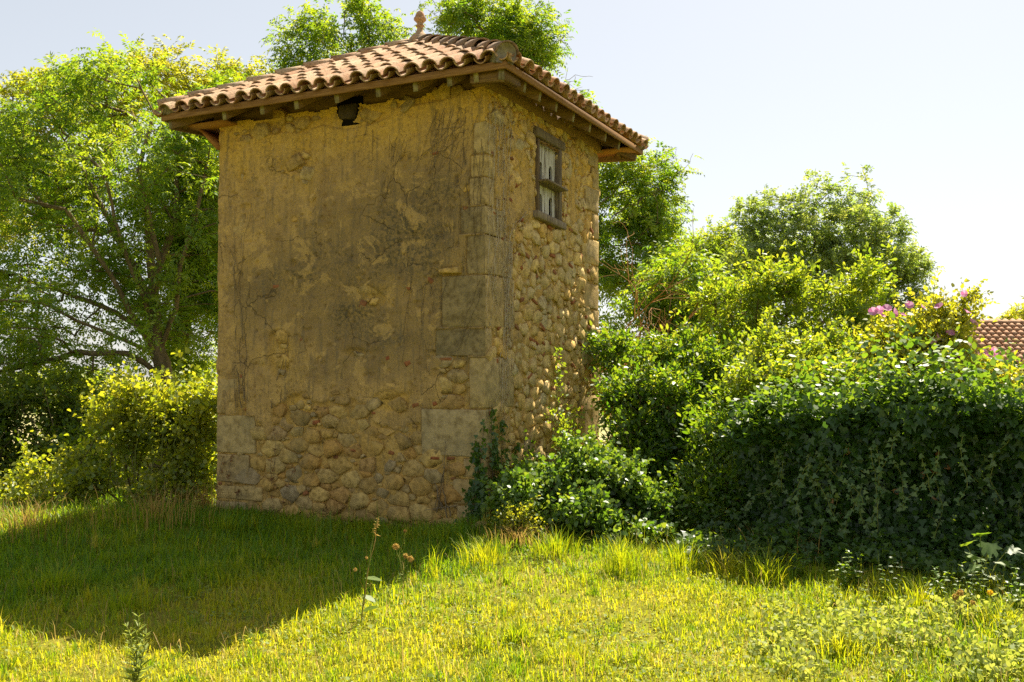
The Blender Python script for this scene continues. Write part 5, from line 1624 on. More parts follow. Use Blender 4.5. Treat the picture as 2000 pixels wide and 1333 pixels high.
# ------------------------------------------------------------------ dry vines clinging to the walls
def vine(label, side, strands, mat, seed, rad=.0045, depth=.015, leaf_n=0):
    r = np.random.default_rng(seed)
    root = empty('dry_vine', (WN_[0], WN_[1], 0), label, 'vine', rz=-TH)
    cv = on_side if side else on_front
    mb = MB(); ends = []
    for (x0, y0, x1, y1, n, sprd) in strands:
        for k in range(n):
            spx = sprd * (1 if side else 1.9)
            a = np.array(cv(x0 + r.normal(0, spx), y0 + r.normal(0, 8))); b = np.array(cv(x1 + r.normal(0, spx), y1 + r.normal(0, 22 if side else 40)))
            L = np.linalg.norm(b - a); m = max(4, int(L / .07)); pts = []; w = 0.0; ph = r.uniform(0, 9)
            for i in range(m + 1):
                t = i / m; w = w * .86 + r.normal(0, .011)
                u = a[0] + (b[0] - a[0]) * t + w + .018 * math.sin(t * L * 4 + ph); z = a[1] + (b[1] - a[1]) * t
                dpt = depth + r.uniform(0, .014)
                if side: u = min(max(u, .005), D)
                else: u = min(u, -.004)
                pts.append((dpt, u, z) if side else (u, -dpt, z))
            mb.tube(pts, list(np.linspace(rad * r.uniform(.7, 1.3), rad * .5, m + 1)), 3, cap=False)
            ends += pts[::3]
            for q in range(int(m / 5)):         # side rootlets
                i = r.integers(0, m); p = np.array(pts[i]); sl = r.uniform(.06, .2); sg = r.choice([-1, 1])
                c = [p]
                for j in range(3):
                    du = sg * sl / 3 * r.uniform(.3, 1); dz_ = -sl / 3 * r.uniform(.3, 1.2)
                    c.append(c[-1] + (np.array([0, du, dz_]) if side else np.array([du, 0, dz_])))
                if side:
                    for cc in c: cc[1] = max(cc[1], .004)
                else:
                    for cc in c: cc[0] = min(cc[0], -.004)
                mb.tube(c, [rad * .55, rad * .5, rad * .4, rad * .3], 3, cap=False)
    mb.build('stems', M[mat], root, True)
    if leaf_n:
        e = np.array(ends)[r.integers(0, len(ends), leaf_n)] + r.normal(0, .012, (leaf_n, 3))
        obj('withered_leaves', leaf_mesh('withered_leaves', [leaves(HEX, e, rand_dirs(r, leaf_n) - np.array([0, 0, .6]), rand_dirs(r, leaf_n) + (np.array([1., 0, 0]) if side else np.array([0, -1., 0])), .035 * r.uniform(.5, 1.2, leaf_n), .022 * r.uniform(.5, 1.2, leaf_n))], [r.uniform(0, 1, leaf_n)], M['deadleaf']), root)
vine('thick curtain of pale dry vine stems down the near edge of the side wall', True,
     [(962, 200, 960, 430, 4, 6), (978, 215, 975, 450, 8, 7), (985, 230, 985, 540, 5, 8), (965, 400, 962, 640, 5, 8), (985, 430, 990, 700, 6, 9), (990, 520, 985, 790, 6, 8), (960, 520, 975, 620, 4, 7), (995, 470, 1000, 640, 3, 4), (985, 700, 985, 850, 4, 5), (1030, 410, 985, 470, 2, 3)], 'vine', 81, .0036, .014, 130)
vine('dark dry vine stems hanging down the upper right of the plastered front', False,
     [(905, 215, 880, 400, 8, 10), (870, 215, 835, 370, 8, 9), (930, 290, 925, 510, 4, 6), (900, 330, 905, 520, 3, 6), (770, 270, 752, 390, 7, 7), (730, 255, 715, 300, 5, 7), (850, 380, 822, 470, 4, 5), (880, 400, 870, 520, 4, 6), (800, 520, 795, 620, 3, 4), (860, 560, 850, 660, 5, 6), (830, 560, 828, 700, 2, 3), (935, 300, 938, 520, 3, 3), (940, 560, 880, 730, 2, 3), (905, 235, 830, 330, 4, 8), (925, 640, 870, 740, 2, 4)], 'vinedark', 82, .0030, .010)
vine('thin dry vine stem climbing the lower left of the plastered front', False,
     [(470, 800, 462, 660, 3, 3), (475, 790, 480, 640, 2, 3), (462, 660, 455, 500, 2, 4), (545, 800, 565, 660, 2, 3), (462, 560, 500, 380, 1, 2), (460, 520, 440, 470, 1, 2), (470, 520, 490, 500, 1, 2)], 'vinedark', 83, .005, .012)
vine('knotted grey vine roots on the lowest stones of the front', False,
     [(860, 1000, 868, 905, 3, 3), (870, 990, 858, 930, 3, 4), (880, 1000, 872, 950, 2, 3)], 'vinedark', 84, .007, .03)
vine('rust brown withered creeper on the bottom left stones of the front', False,
     [(445, 900, 442, 945, 3, 4), (545, 905, 548, 950, 3, 5), (470, 950, 468, 985, 2, 3)], 'vinedark', 85, .004, .02, 150)

# ------------------------------------------------------------------ bushes on the left
bs = base_at(at(260, 900, 13.2)[0], 13.2)
make_shrub('bramble_bush', 'sunlit yellow green bush with round leaves left of the dovecote', 'bush', bs,
    [B(250, 870, 13.2, .60, .5, .42), B(330, 850, 13.4, .5, .45, .40), B(170, 930, 12.9, .5, .45, .28), B(385, 910, 13.2, .36, .45, .5), B(290, 790, 13.4, .36, .35, .25), B(110, 970, 12.7, .45, .35, .18), B(300, 970, 12.7, .6, .4, .22), B(395, 800, 13.6, .28, .35, .35), B(215, 800, 13.3, .20, .25, .2), B(40, 985, 12.7, .45, .35, .16), B(-20, 970, 13, .4, .4, .2), B(80, 930, 13.2, .35, .35, .22)],
    175, 7, .15, simp(11, .070, .052, HEX, .09, .2, 1.0, .5), 'bramble', 91, 8, thick=.013, tip=.0032, step=.22, shoots=.24, shoot_len=.55, sl=(4, .065, .05, HEX, .03))
mbx = MB(); rq = np.random.default_rng(5); E_ = []
hz = empty('hazel_shoots', base_at(at(330, 900, 12.9)[0], 12.9), 'tall thin shoots with big pale leaves rising above the left bush', 'bush')
hb = np.array(hz.location)
for (px, py, qx, qy) in [(340, 880, 352, 690), (320, 880, 325, 730), (270, 890, 262, 735), (300, 890, 300, 750), (365, 890, 385, 770), (230, 900, 215, 770)]:
    c = wobble([loc3((at(px, py, 12.9)[0], 12.9, gz(at(px, py, 12.9)[0], 12.9)), hb), loc3(at((px + qx) / 2, (py + qy) / 2, 12.9), hb), loc3(at(qx, qy, 12.9), hb)], rq, .03, 5)
    mbx.tube(c, list(np.linspace(.009, .003, len(c))), 4, cap=False); E_ += c[4:]
mbx.build('stems', M['stem'], hz, True)
E_ = np.array(E_)
lv, va = simple_sprig(rq, E_, np.tile(np.array([0, 0, .3]), (len(E_), 1)), 7, .085, .065, HEX, .06, .0, 1.0, .7, .6)
obj('foliage', leaf_mesh('foliage', lv, va, M['bramble']), hz)
bs = base_at(at(60, 850, 17)[0], 17)
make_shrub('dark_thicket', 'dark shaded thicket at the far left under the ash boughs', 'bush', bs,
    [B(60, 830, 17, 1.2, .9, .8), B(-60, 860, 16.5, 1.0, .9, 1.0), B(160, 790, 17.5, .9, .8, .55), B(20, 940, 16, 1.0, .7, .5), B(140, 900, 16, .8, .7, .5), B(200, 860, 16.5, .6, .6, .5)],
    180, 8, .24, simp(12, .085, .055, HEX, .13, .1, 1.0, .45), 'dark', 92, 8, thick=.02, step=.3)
bs = base_at(at(395, 900, 15.5)[0], 15.5)
make_shrub('dark_thicket', 'green undergrowth between the left bush and the dovecote corner', 'bush', bs,
    [B(400, 850, 15.5, .5, .6, .6), B(380, 780, 15.8, .45, .5, .4), B(300, 830, 16, .9, .6, .4), B(420, 930, 14.8, .5, .5, .5)],
    80, 8, .22, simp(12, .075, .045, HEX, .12, .1, 1.0, .5), 'bright', 93, 5, thick=.016, step=.3)

# ------------------------------------------------------------------ far house
def far_house():
    dr = 36.0; slope = math.radians(25); run = 3.4
    rp = at(1862, 633, dr)                    # left end of the ridge
    h = empty('far_house', (rp[0], rp[1], 0), 'far house roof of pink canal tiles at the right edge', 'building')
    Lr = 7.5; zr = rp[2]
    ez = zr - run * math.tan(slope)
    # front slope faces the camera (-y)
    sl = Vector((0, math.cos(slope), math.sin(slope))); nr = Vector((0, -math.sin(slope), math.cos(slope))); al = Vector((1, 0, 0))
    slen = run / math.cos(slope)
    mb = MB()
    mb.box8([(0, -run, ez - .15), (Lr, -run, ez - .15), (Lr, 0, zr - .15), (0, 0, zr - .15), (0, -run, ez - .05), (Lr, -run, ez - .05), (Lr, 0, zr - .05), (0, 0, zr - .05)])
    rf = mb.build('roof', M['fartile'], h)
    mb = MB()
    mb.box8([(0, 0.002, zr - .15), (Lr, 0.002, zr - .15), (Lr, run, ez - .15), (0, run, ez - .15), (0, 0.002, zr - .05), (Lr, 0.002, zr - .05), (Lr, run, ez - .05), (0, run, ez - .05)])
    mb.build('roof', M['fartile'], h)
    g0 = gz(rp[0], rp[1]) - 1.0
    mb = MB()
    a, b = .2, Lr - .2
    prof = [(-run + .4, g0), (run - .4, g0), (run - .4, ez - .02), (0, zr - .17), (-run + .4, ez - .02)]
    vs = [(a, y, z) for y, z in prof] + [(b, y, z) for y, z in prof]
    mb.add(vs, [(4, 3, 2, 1, 0), (5, 6, 7, 8, 9)] + [(i, (i + 1) % 5, 5 + (i + 1) % 5, 5 + i) for i in range(5)])
    mb.build('wall', M['house'], h)
    cm = arc_tile(.10, .088, .45, .015, 1, 6).mesh('roof_tile', M['fartile'], True)
    pm = arc_tile(.085, .095, .45, .013, -1, 5).mesh('pan_tile', M['fartile'], True)
    sp = .272; ex = .36
    Mr = Matrix((al, sl, nr)).transposed().to_4x4()
    rows = int(slen / ex) + 1
    far = bmesh.new()
    for c in range(int(Lr / sp)):
        for rw in range(rows):
            for me, off, hh, nm in ((cm, sp * .5, .05, 'cover_tile'), (pm, sp, -.045, 'pan_tile')):
                Mx = Mr.copy()
                Mx.translation = Vector((c * sp + off, -run, ez)) + sl * (rw * ex - .05) + nr * (hh + .012 * (rw % 2 == 0) * 0 + random.uniform(-.004, .004)) + al * random.uniform(-.008, .008)
                Mx = Mx @ Matrix.Rotation(-.035, 4, 'X')
                if c < 13:
                    o = obj(nm, me, rf); o.matrix_local = Mx
                else:
                    t = bmesh.new(); t.from_mesh(me); t.transform(Mx); m2 = bpy.data.meshes.new('t'); t.to_mesh(m2); t.free(); far.from_mesh(m2); bpy.data.meshes.remove(m2)
    me = bpy.data.meshes.new('far_tiles'); far.to_mesh(me); far.free(); me.materials.append(M['fartile'])
    tag(obj('far_tiles', me, rf), kind='stuff')
    rm = arc_tile(.15, .135, .5, .018, 1, 6).mesh('ridge_tile', M['fartile'], True)
    for k in range(int(Lr / .42)):
        o = obj('ridge_tile', rm, rf)
        o.matrix_local = Matrix.Translation((Lr - k * .42, 0, zr + .0)) @ Matrix.Rotation(math.pi / 2, 4, 'Z')
far_house()

# ------------------------------------------------------------------ grass
def blade_mesh(name, p, az, length, width, lean, var, mat, curl=1.0):
    """p (n,3); three cross sections: quad + triangle"""
    n = len(p)
    d = np.stack((np.cos(az), np.sin(az), np.zeros(n)), -1); s = np.stack((-np.sin(az), np.cos(az), np.zeros(n)), -1)
    L = length[:, None]; z = np.array([0, 0, 1.0]); ln = lean[:, None]
    m1 = p + z * L * .58 * np.cos(ln * .5) + d * L * .58 * np.sin(ln * .5)
    tip = m1 + z * L * .42 * np.cos(ln * 1.5 * curl) + d * L * .42 * np.sin(ln * 1.5 * curl)
    w = width[:, None] * .5
    V = np.stack((p - s * w, p + s * w, m1 + s * w * .8, m1 - s * w * .8, tip), 1).reshape(-1, 3)
    o = (np.arange(n) * 5)[:, None]
    lo = (o + np.array([[0, 1, 2, 3, 3, 2, 4]])).ravel()
    tot = np.tile([4, 3], n)
    return raw_mesh(name, V, lo, tot, mat, {'var': np.clip(np.repeat(var, 2), 0, 1)})

def in_tower(x, y, mg=0.0):
    dx = x - WN_[0]; dy = y - WN_[1]
    lx = dx * DIR_R[0] + dy * DIR_R[1]; ly = dx * DIR_S[0] + dy * DIR_S[1]
    return (lx > -W - mg) & (lx < mg) & (ly > -mg) & (ly < D + mg)
def behind_ivy(x, y):
    d = norm(IV1 - IV0); n = np.array([d[1], -d[0]])
    return (((x - IV0[0]) * n[0] + (y - IV0[1]) * n[1]) < -.1) & (x > 2.0)

def grass():
    r = np.random.default_rng(101)
    n = 540000
    y = 4.2 + (15.0 - 4.2) * r.uniform(0, 1, n)
    half = .56 * y + 1.8
    keep = r.uniform(0, 1, n) < (half / 10.2) * np.clip(6.2 / y, .30, 1.0) ** 1.15
    y = y[keep]; half = half[keep]; n = len(y)
    x = r.uniform(-1, 1, n) * half
    k = ~in_tower(x, y, .02) & ~behind_ivy(x, y)
    x = x[k]; y = y[k]; n = len(x)
    z = ground_z(x, y)
    tall = sstep(6.6, 9.6, y + 2.2 * (fbm(x * .7, y * .7, 3, 103) - .5)) * sstep(.8, -.6, x)
    tall = np.maximum(tall, .75 * sstep(.52, .70, fbm(x * .55 + 4, y * .55, 3, 105)) * sstep(6.0, 7.5, y))
    rt = sstep(1.2, 2.8, x - .25 * (8 - y)) * .55
    tall = np.maximum(tall, rt)
    clump = fbm(x * 3.2, y * 3.2, 3, 107)
    L = (.034 + .050 * clump + r.exponential(.013, n)) * (1 + 1.5 * tall) * r.uniform(.55, 1.15, n)
    bare = sstep(.60, .70, fbm(x * 1.1 + 20, y * 1.1, 3, 111))
    ok = r.uniform(0, 1, n) > bare * .65
    dry = fbm(x * .9 + 50, y * .9, 4, 109)
    var = .27 + .80 * (dry - .42) + r.normal(0, .14, n) + .16 * (1 - tall) + (r.uniform(0, 1, n) < .05) * .4
    var = var - .30 * tall  # longer grass tinted darker green; the lawn's shade put into its colour
    p = np.stack((x, y, z - .005), -1)
    me = blade_mesh('grass', p[ok], r.uniform(0, TAU, n)[ok], L[ok], (.0049 + .0028 * r.uniform(0, 1, n))[ok] * (1 + .10 * (y[ok] - 5)), np.abs(r.normal(.85, .45, n))[ok], var[ok], M['grass'])
    # thousands of longer clumps of other grasses
    q = 1200; cy_ = r.uniform(4.4, 11.5, q); cx_ = r.uniform(-1, 1, q) * (.56 * cy_ + .6); kb = 28
    bx = np.repeat(cx_, kb) + r.normal(0, .030, q * kb); by = np.repeat(cy_, kb) + r.normal(0, .030, q * kb)
    g = ~in_tower(bx, by, .03) & ~behind_ivy(bx, by); bx = bx[g]; by = by[g]; n2 = len(bx)
    hh = np.repeat(r.gamma(2.4, .022, q) * (1 + .9 * sstep(7.0, 9.0, cy_) * sstep(.5, -.5, cx_)), kb)[g] * r.uniform(.5, 1.1, n2); vv = np.clip(np.repeat(r.normal(.26, .24, q), kb)[g] + r.normal(0, .08, n2), 0, 1)
    me2 = blade_mesh('tall_grass', np.stack((bx, by, ground_z(bx, by) - .005), -1), r.uniform(0, TAU, n2), hh + .03, r.uniform(.0045, .0085, n2), np.abs(r.normal(.6, .35, n2)), vv, M['grass'])
    tag(obj('meadow_clumps', me2), 'darker and longer grass clumps dotted over the lawn', 'grass', kind='stuff')
    q = 2600; yy = r.uniform(4.4, 10.5, q); xx = r.uniform(-1, 1, q) * (.56 * yy + .6)
    g = ~in_tower(xx, yy, .05) & ~behind_ivy(xx, yy); xx = xx[g]; yy = yy[g]; q = len(xx)
    me3 = blade_mesh('straw', np.stack((xx, yy, ground_z(xx, yy) + r.uniform(.0, .03, q)), -1), r.uniform(0, TAU, q), r.uniform(.08, .28, q), r.uniform(.0025, .0045, q), np.abs(r.normal(.9, .5, q)), r.uniform(.2, 1, q), M['drygrass'])
    tag(obj('dry_straw', me3), 'thin dry straws lying and standing in the lawn', 'straw', kind='stuff')
    o = obj('grass', me)
    tag(o, 'short yellow green meadow grass covering the foreground', 'grass', kind='stuff')
    # clover and small broad leaves between the blades
    m = 16000
    y = r.uniform(4.3, 10.5, m); x = r.uniform(-1, 1, m) * (.56 * y + .6)
    k = (fbm(x * 1.3 + 70, y * 1.3, 3, 113) + .25 * sstep(1, 3, x) > .50) & ~in_tower(x, y, .05) & ~behind_ivy(x, y)
    x = x[k]; y = y[k]; m = len(x)
    p = np.stack((x, y, ground_z(x, y) + r.uniform(.01, .06, m)), -1)
    sz = r.uniform(.018, .040, m)
    lv = leaves(HEX, p, rand_dirs(r, m) * np.array([1, 1, .4]), np.array([0, 0, 1.0]) + r.normal(0, .35, (m, 3)), sz, sz * .7, .2, .2)
    o = obj('clover', leaf_mesh('clover', [lv], [r.normal(.5, .25, m)], M['weed']))
    tag(o, 'small broad weed leaves low among the grass', 'weeds', kind='stuff')
grass()

def tuft(label, px, py, n, h, mat='grass', spread=.16, mu=.35, seed=0, lean=.8, group='long grass tufts'):
    r = np.random.default_rng(seed + 200)
    q = ray(px, py); t = EYE / -q[2] if q[2] < 0 else 9.0
    x, y = q[0] * t, q[1] * t
    for _ in range(4):
        t = (EYE - gz(x, y)) / -q[2]; x, y = q[0] * t, q[1] * t
    b = (x, y, gz(x, y) - .01)
    az = r.uniform(0, TAU, n); rad = np.minimum(np.abs(r.normal(0, spread * .5, n)), spread * .75)
    p = np.stack((np.cos(az) * rad, np.sin(az) * rad, np.zeros(n)), -1)
    az2 = az + r.normal(0, .7, n)
    L = h * r.uniform(.45, 1.1, n)
    # two joined arcs make each long blade bend over
    d = np.stack((np.cos(az2), np.sin(az2), np.zeros(n)), -1); s = np.stack((-np.sin(az2), np.cos(az2), np.zeros(n)), -1)
    ln = np.abs(r.normal(lean, .3, n)); V = []; w0 = r.uniform(.004, .0085, n)
    pos = p.copy(); m = 5
    for k in range(m + 1):
        a = ln * (k / m) ** 1.2 * 1.7
        w = (w0 * (1 - (k / m) ** 2 * .92))[:, None] * .5
        V += [pos - s * w, pos + s * w]
        pos = pos + (d * np.sin(a)[:, None] + np.array([0, 0, 1.0]) * np.cos(a)[:, None]) * (L / m)[:, None]
    V = np.stack(V, 1); kk = V.shape[1]
    o = (np.arange(n) * kk)[:, None]
    f = np.concatenate([[2 * i, 2 * i + 1, 2 * i + 3, 2 * i + 2] for i in range(m)])
    lo = (o + f[None, :]).ravel()
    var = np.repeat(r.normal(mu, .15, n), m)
    me = raw_mesh('grass_tuft', V.reshape(-1, 3), lo, np.full(n * m, 4), M[mat], {'var': np.clip(var, 0, 1)})
    ob = obj('grass_tuft', me); ob.location = b
    tag(ob, label, 'grass', group, 'stuff' if mat == 'drygrass' else None)
    return ob
tuft('bright arching grass tuft just right of the shadow by the near corner', 945, 1105, 260, .34, seed=1, spread=.3, mu=.45)
tuft('arching grass tuft under the sapling at the near corner', 1085, 1090, 220, .34, seed=2, spread=.3, mu=.35)
tuft('biggest green grass tuft in front of the glossy bush', 1215, 1120, 300, .42, seed=3, spread=.32, mu=.30)
tuft('grass tuft between the big tuft and the ivy floor', 1330, 1110, 200, .36, seed=4, spread=.3, mu=.30)
tuft('yellowing grass tuft beside the pale sprig weed', 1420, 1125, 200, .32, seed=5, spread=.3, mu=.60)
tuft('dark grass tuft at the edge of the ivy shade', 1500, 1140, 180, .34, seed=6, spread=.3, mu=.35)
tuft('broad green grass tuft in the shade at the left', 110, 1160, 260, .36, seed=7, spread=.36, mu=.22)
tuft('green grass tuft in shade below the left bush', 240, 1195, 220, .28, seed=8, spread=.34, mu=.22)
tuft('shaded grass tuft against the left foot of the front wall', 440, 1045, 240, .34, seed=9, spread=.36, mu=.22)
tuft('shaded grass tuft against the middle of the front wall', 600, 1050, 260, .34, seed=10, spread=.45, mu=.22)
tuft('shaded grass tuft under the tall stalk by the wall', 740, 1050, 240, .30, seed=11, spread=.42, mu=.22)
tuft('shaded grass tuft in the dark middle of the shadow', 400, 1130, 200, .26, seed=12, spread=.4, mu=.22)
tuft('small upright grass tuft on the sunny lawn', 1015, 1250, 120, .18, seed=13, spread=.18, mu=.30)
tuft('small grass tuft low on the sunny lawn at right of centre', 1110, 1290, 110, .15, seed=14, spread=.2, mu=.45)
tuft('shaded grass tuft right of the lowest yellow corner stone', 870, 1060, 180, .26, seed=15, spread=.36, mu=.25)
tuft('low grass tuft at the lower right in the pale weeds', 1640, 1285, 170, .24, seed=16, spread=.3, mu=.5)
tuft('grass tuft left of the round seed heads', 1800, 1190, 170, .28, seed=17, spread=.3, mu=.4)
tuft('grass tuft at the right edge of the lawn', 1960, 1230, 180, .26, seed=18, spread=.3, mu=.5)
tuft('heap of dry straw coloured grass at the near corner', 1010, 1072, 240, .26, 'drygrass', .40, .5, 19, 1.1, 'dry grass heaps')
tuft('dry brown grass heap below the left bush', 50, 1035, 340, .42, 'drygrass', 1.2, .4, 20, 1.0, 'dry grass heaps')
tuft('dry straw under the round leaved bush', 300, 1012, 300, .42, 'drygrass', 1.2, .5, 21, .9, 'dry grass heaps')
tuft('dry stems against the left corner of the dovecote', 400, 1000, 200, .50, 'drygrass', .5, .45, 22, .7, 'dry grass heaps')
tuft('few dry stalks among the ivy floor', 1560, 1100, 60, .45, 'drygrass', .9, .55, 23, .8, 'dry grass heaps')

# ------------------------------------------------------------------ single weeds
def foot(px, py):
    q = ray(px, py); t = EYE / -q[2]
    for _ in range(5):
        x, y = q[0] * t, q[1] * t; t = (EYE - gz(x, y)) / -q[2]
    return np.array([q[0] * t, q[1] * t, gz(q[0] * t, q[1] * t)])
def weed(label, name, px, py, tops, stem_mat='stem', leaf_mat_='weed', lL=.05, lW=.02, per=3, nodes=9, outline=OVAL, seed=0, heads=None, t0=.1, t1=1.0, rad=.0035, up=.3, group=None, big=None):
    r = np.random.default_rng(seed + 300)
    b = foot(px, py); dep = b[1]
    root = empty(name, tuple(b), label, 'weed', group)
    mb = MB(); E = []; Dd = []
    for (tx, ty) in tops:
        t = loc3(at(tx, ty, dep + r.uniform(-.04, .04)), b)
        c = wobble([np.zeros(3), t * .5 + r.normal(0, .012, 3), t], r, .006, 5)
        mb.tube(c, list(np.linspace(rad, rad * .5, len(c))), 4, cap=False)
        for f in np.linspace(t0, t1, nodes):
            i = min(len(c) - 2, int(f * (len(c) - 1))); g = f * (len(c) - 1) - i
            E.append(c[i] * (1 - g) + c[i + 1] * g); Dd.append(norm(t))
    mb.build('stem', M[stem_mat], root, True)
    E = np.array(E); Dd = np.array(Dd)
    if per:
        n = len(E) * per
        d = norm(rand_dirs(r, n) * np.array([1, 1, .35]) + np.array([0, 0, up]))
        s = r.uniform(.6, 1.1, n) * np.repeat(np.tile(np.linspace(1.1, .5, nodes), len(tops)), per)
        lv = leaves(outline, np.repeat(E, per, 0), d, np.array([0, 0, 1.0]) + r.normal(0, .3, (n, 3)), lL * s, lW * s, .25, .25)
        obj('foliage', leaf_mesh('foliage', [lv], [r.normal(.5, .2, n)], M[leaf_mat_]), root)
    for (hx, hy, rr, mat) in heads or []:
        c = loc3(at(hx, hy, dep), b); k = 90
        dd = rand_dirs(r, k)
        lv = leaves(RHOMB, np.tile(c, (k, 1)) + dd * rr * .4, dd, rand_dirs(r, k), np.full(k, rr * .9), np.full(k, rr * .5), .1, .1)
        obj('flower_head', leaf_mesh('flower_head', [lv], [r.uniform(.2, 1, k)], M[mat]), root)
    if big:
        for (lx, ly, L, Wd, ang) in big:
            c = loc3(at(lx, ly, dep), b)
            lv = leaves(OVAL, c[None, :], np.array([[math.cos(ang), -.2, math.sin(ang)]]), np.array([[0.1, -.5, 1.0]]), [L], [Wd], .3, .25)
            obj('leaf', leaf_mesh('leaf', [lv], [np.array([.4])], M[leaf_mat_]), root)
    return root
dock = weed('tall leaning dock stalk with an orange seed spike in the shadow edge', 'dock_plant', 706, 1215, [(738, 1012)], leaf_mat_='bright', lL=.022, lW=.008, per=2, nodes=16, seed=1, t0=.35, rad=.006, heads=[(694, 1113, .012, 'drygrass'), (716, 1090, .010, 'drygrass')], big=[(712, 1130, .13, .045, .1), (709, 1165, .10, .05, -.2), (705, 1210, .10, .05, -.6), (708, 1195, .12, .05, .5)])
o = weed('orange seed spike', 'dock_plant', 706, 1215, [(738, 1012)], 'drystem', 'drygrass', .045, .008, 4, 10, RHOMB, 2, None, .84, 1.0, .0045)
for ch in list(o.children):
    ch.parent = dock; ch.name = 'seed_spike' if ch.name.startswith('fol') else 'seed_stem'
bpy.data.objects.remove(o)
weed('teasel like stalks with round heads left of the sunny lawn crest', 'teasel', 790, 1150, [(792, 1035), (783, 1070), (802, 1080), (770, 1065)], leaf_mat_='weed', lL=.03, lW=.008, per=1, nodes=8, seed=3, rad=.004, heads=[(773, 1068, .026, 'drygrass'), (792, 1086, .020, 'drygrass'), (802, 1092, .024, 'drygrass'), (791, 1038, .012, 'deadleaf')])
weed('leafy upright weed at the bottom left of the lawn', 'fleabane', 265, 1345, [(270, 1205), (248, 1225), (285, 1240)], leaf_mat_='weed', lL=.10, lW=.018, per=4, nodes=14, seed=4, rad=.005, up=.8)
weed('bushy bleached weed with bare branching stems in the shadow', 'bare_weed', 525, 1222, [(475, 1160), (500, 1172), (540, 1150), (565, 1165), (520, 1170), (462, 1205), (550, 1190)], leaf_mat_='weed', lL=.016, lW=.006, per=1, nodes=7, seed=5, rad=.0035)
weed('fine feathery weed standing in the middle of the sunny lawn', 'feathery_weed', 928, 1255, [(930, 1150), (915, 1170), (942, 1160), (900, 1185)], leaf_mat_='bright', lL=.045, lW=.006, per=3, nodes=12, seed=6, rad=.003)
weed('second feathery weed at the foot of the lawn', 'feathery_weed', 1165, 1270, [(1168, 1195), (1155, 1215), (1178, 1215)], leaf_mat_='bright', lL=.035, lW=.006, per=3, nodes=10, seed=7, rad=.003)
weed('pale sprig weed rising in front of the dark ivy', 'mint_plant', 1395, 1110, [(1410, 1030), (1390, 1055), (1375, 1065)], leaf_mat_='weed', lL=.05, lW=.028, per=4, nodes=9, seed=8)
weed('whitish tiered mint stem on the sunny edge below the ivy', 'mint_plant', 1626, 1190, [(1622, 1115), (1635, 1150)], leaf_mat_='weed', lL=.055, lW=.03, per=5, nodes=8, seed=9)
weed('smaller whitish mint stem right of the tiered one', 'mint_plant', 1692, 1200, [(1692, 1145)], leaf_mat_='weed', lL=.05, lW=.028, per=5, nodes=7, seed=10)
weed('whitish mint stem at the far right of the lawn', 'mint_plant', 1955, 1240, [(1956, 1185)], leaf_mat_='weed', lL=.045, lW=.025, per=5, nodes=8, seed=11)
weed('dry round seed heads on thin stems at the right', 'scabious', 1875, 1215, [(1866, 1166), (1875, 1158), (1899, 1178)], 'drystem', 'weed', .02, .006, 1, 5, RHOMB, 12, [(1866, 1166, .02, 'drygrass'), (1875, 1158, .022, 'drygrass'), (1900, 1178, .018, 'drygrass')])
weed('single yellow flower on a thin stem at the right', 'hawkbit', 1936, 1225, [(1934, 1158)], 'stem', 'weed', .03, .008, 1, 4, RHOMB, 13, [(1934, 1158, .018, 'yellowflower')])
weed('upright green weed stems in the ivy shade at the right', 'nettle', 1900, 1190, [(1880, 1100), (1905, 1110), (1930, 1090), (1860, 1120)], leaf_mat_='laurel', lL=.07, lW=.02, per=3, nodes=9, seed=14)
weed('leafy seedling in front of the darkest ivy at lower right', 'nettle', 1740, 1170, [(1745, 1090), (1720, 1105), (1765, 1110)], leaf_mat_='laurel', lL=.07, lW=.03, per=3, nodes=8, seed=15)
for k, (px, py, tops, lab) in enumerate([(1480, 1125, [(1475, 1060), (1495, 1070), (1460, 1080)], 'leafy green weed at the left end of the ivy floor'),
        (1560, 1135, [(1555, 1070), (1580, 1080), (1540, 1090)], 'leafy green weed in the ivy shade beside the dry stalks'),
        (1660, 1150, [(1655, 1075), (1680, 1085), (1640, 1100), (1670, 1110)], 'tall dark weed before the middle of the ivy'),
        (1830, 1185, [(1825, 1110), (1850, 1120), (1810, 1130)], 'dark weed left of the young fig'),
        (1990, 1200, [(1985, 1110), (2010, 1130), (1970, 1140)], 'dark leafy weed at the right edge of the picture')]):
    weed(lab, 'nettle', px, py, tops, leaf_mat_='laurel', lL=.075, lW=.034, per=4, nodes=9, seed=40 + k, outline=HEX)
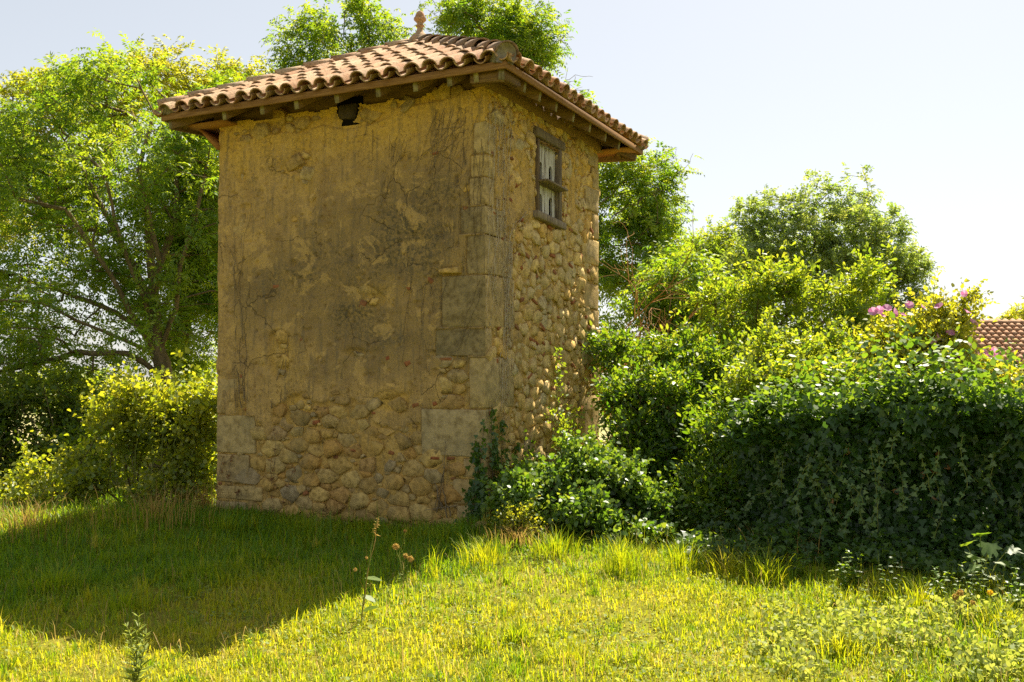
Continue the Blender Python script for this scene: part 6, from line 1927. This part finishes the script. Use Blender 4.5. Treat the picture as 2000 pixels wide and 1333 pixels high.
# fig seedling with lobed leaves
fb = foot(1920, 1165)
fig = empty('fig_seedling', tuple(fb), 'young fig with big lobed pale leaves in the shade at the right', 'plant')
FIG = np.array([(0, 0), (.16, .06), (.42, -.02), (.40, .16), (.62, .34), (.46, .42), (.30, .40), (.40, .66), (.30, .86), (.16, .62), (.10, .70), (0, 1.05), (-.10, .70), (-.16, .62), (-.30, .86), (-.40, .66), (-.30, .40), (-.46, .42), (-.62, .34), (-.40, .16), (-.42, -.02), (-.16, .06)])
rf_ = np.random.default_rng(8); mbf = MB()
for (px, py, L) in [(1888, 1066, .15), (1930, 1060, .16), (1908, 1088, .15), (1950, 1098, .13), (1890, 1112, .13), (1938, 1125, .12), (1915, 1048, .13), (1965, 1075, .12)]:
    c = loc3(at(px, py, fb[1]), fb)
    mbf.tube(wobble([np.zeros(3), c * np.array([.5, .5, .6]), c], rf_, .01, 3), [.006, .005, .005, .004, .004, .003, .003], 4, cap=False)
    d = np.array([[c[0] * 2 + rf_.normal(0, .3), -.5, .1 + rf_.normal(0, .2)]])
    obj('leaf', leaf_mesh('leaf', [leaves(FIG, c[None, :], d, np.array([[0, -.7, 1.0]]) + rf_.normal(0, .2, (1, 3)), [L], [L * .95], .12, .25)], [np.array([rf_.uniform(.4, .9)])], M['ivylight']), fig)
mbf.build('stem', M['stem'], fig, True)
# loose stones at the foot of the corner
for k, (px, py, sx, lab) in enumerate([(938, 1024, .16, 'loose grey stone lying at the near corner of the dovecote'), (902, 1016, .12, 'loose stone under the yellow corner block')]):
    b = foot(px, py + 12); bm = bmesh.new(); bmesh.ops.create_icosphere(bm, subdivisions=2, radius=sx * .5)
    rr = random.Random(k)
    for v in bm.verts: v.co = Vector((v.co.x * 1.2, v.co.y, v.co.z * .75)) * rr.uniform(.88, 1.08)
    me = bpy.data.meshes.new('loose_stone'); bm.to_mesh(me); bm.free()
    a = me.attributes.new('var', 'FLOAT', 'POINT'); a.data.foreach_set('value', [.4] * len(me.vertices))
    me.polygons.foreach_set('use_smooth', [True] * len(me.polygons))
    o = obj('loose_stone', me, None, M['stone']); o.location = (b[0], b[1], b[2] + sx * .25); tag(o, lab, 'stone', 'loose stones')
# pale leafy ground cover at the lower right
def low_weeds():
    r = np.random.default_rng(121); n = 1700
    px = r.uniform(1460, 2060, n); py = r.uniform(1165, 1345, n)
    k = (py > 1175 + (2000 - px) * .03 + 40 * r.uniform(0, 1, n)) & (fbm(px * .012, py * .016, 3, 123) > .42)
    P = np.array([foot(a, b) for a, b in zip(px[k], py[k])]); n = len(P)
    E = P + np.array([0, 0, 1.0]) * (r.uniform(.02, .12, n))[:, None]
    lv, va = simple_sprig(r, E, np.tile(np.array([0, 0, .3]), (n, 1)), 5, .042, .026, OVAL, .03, .2, 1.0, .8, .6)
    o = obj('low_weeds', leaf_mesh('low_weeds', lv, va, M['weed']))
    tag(o, 'pale leafy weeds sprawling over the lower right of the lawn', 'weeds', kind='stuff')
low_weeds()
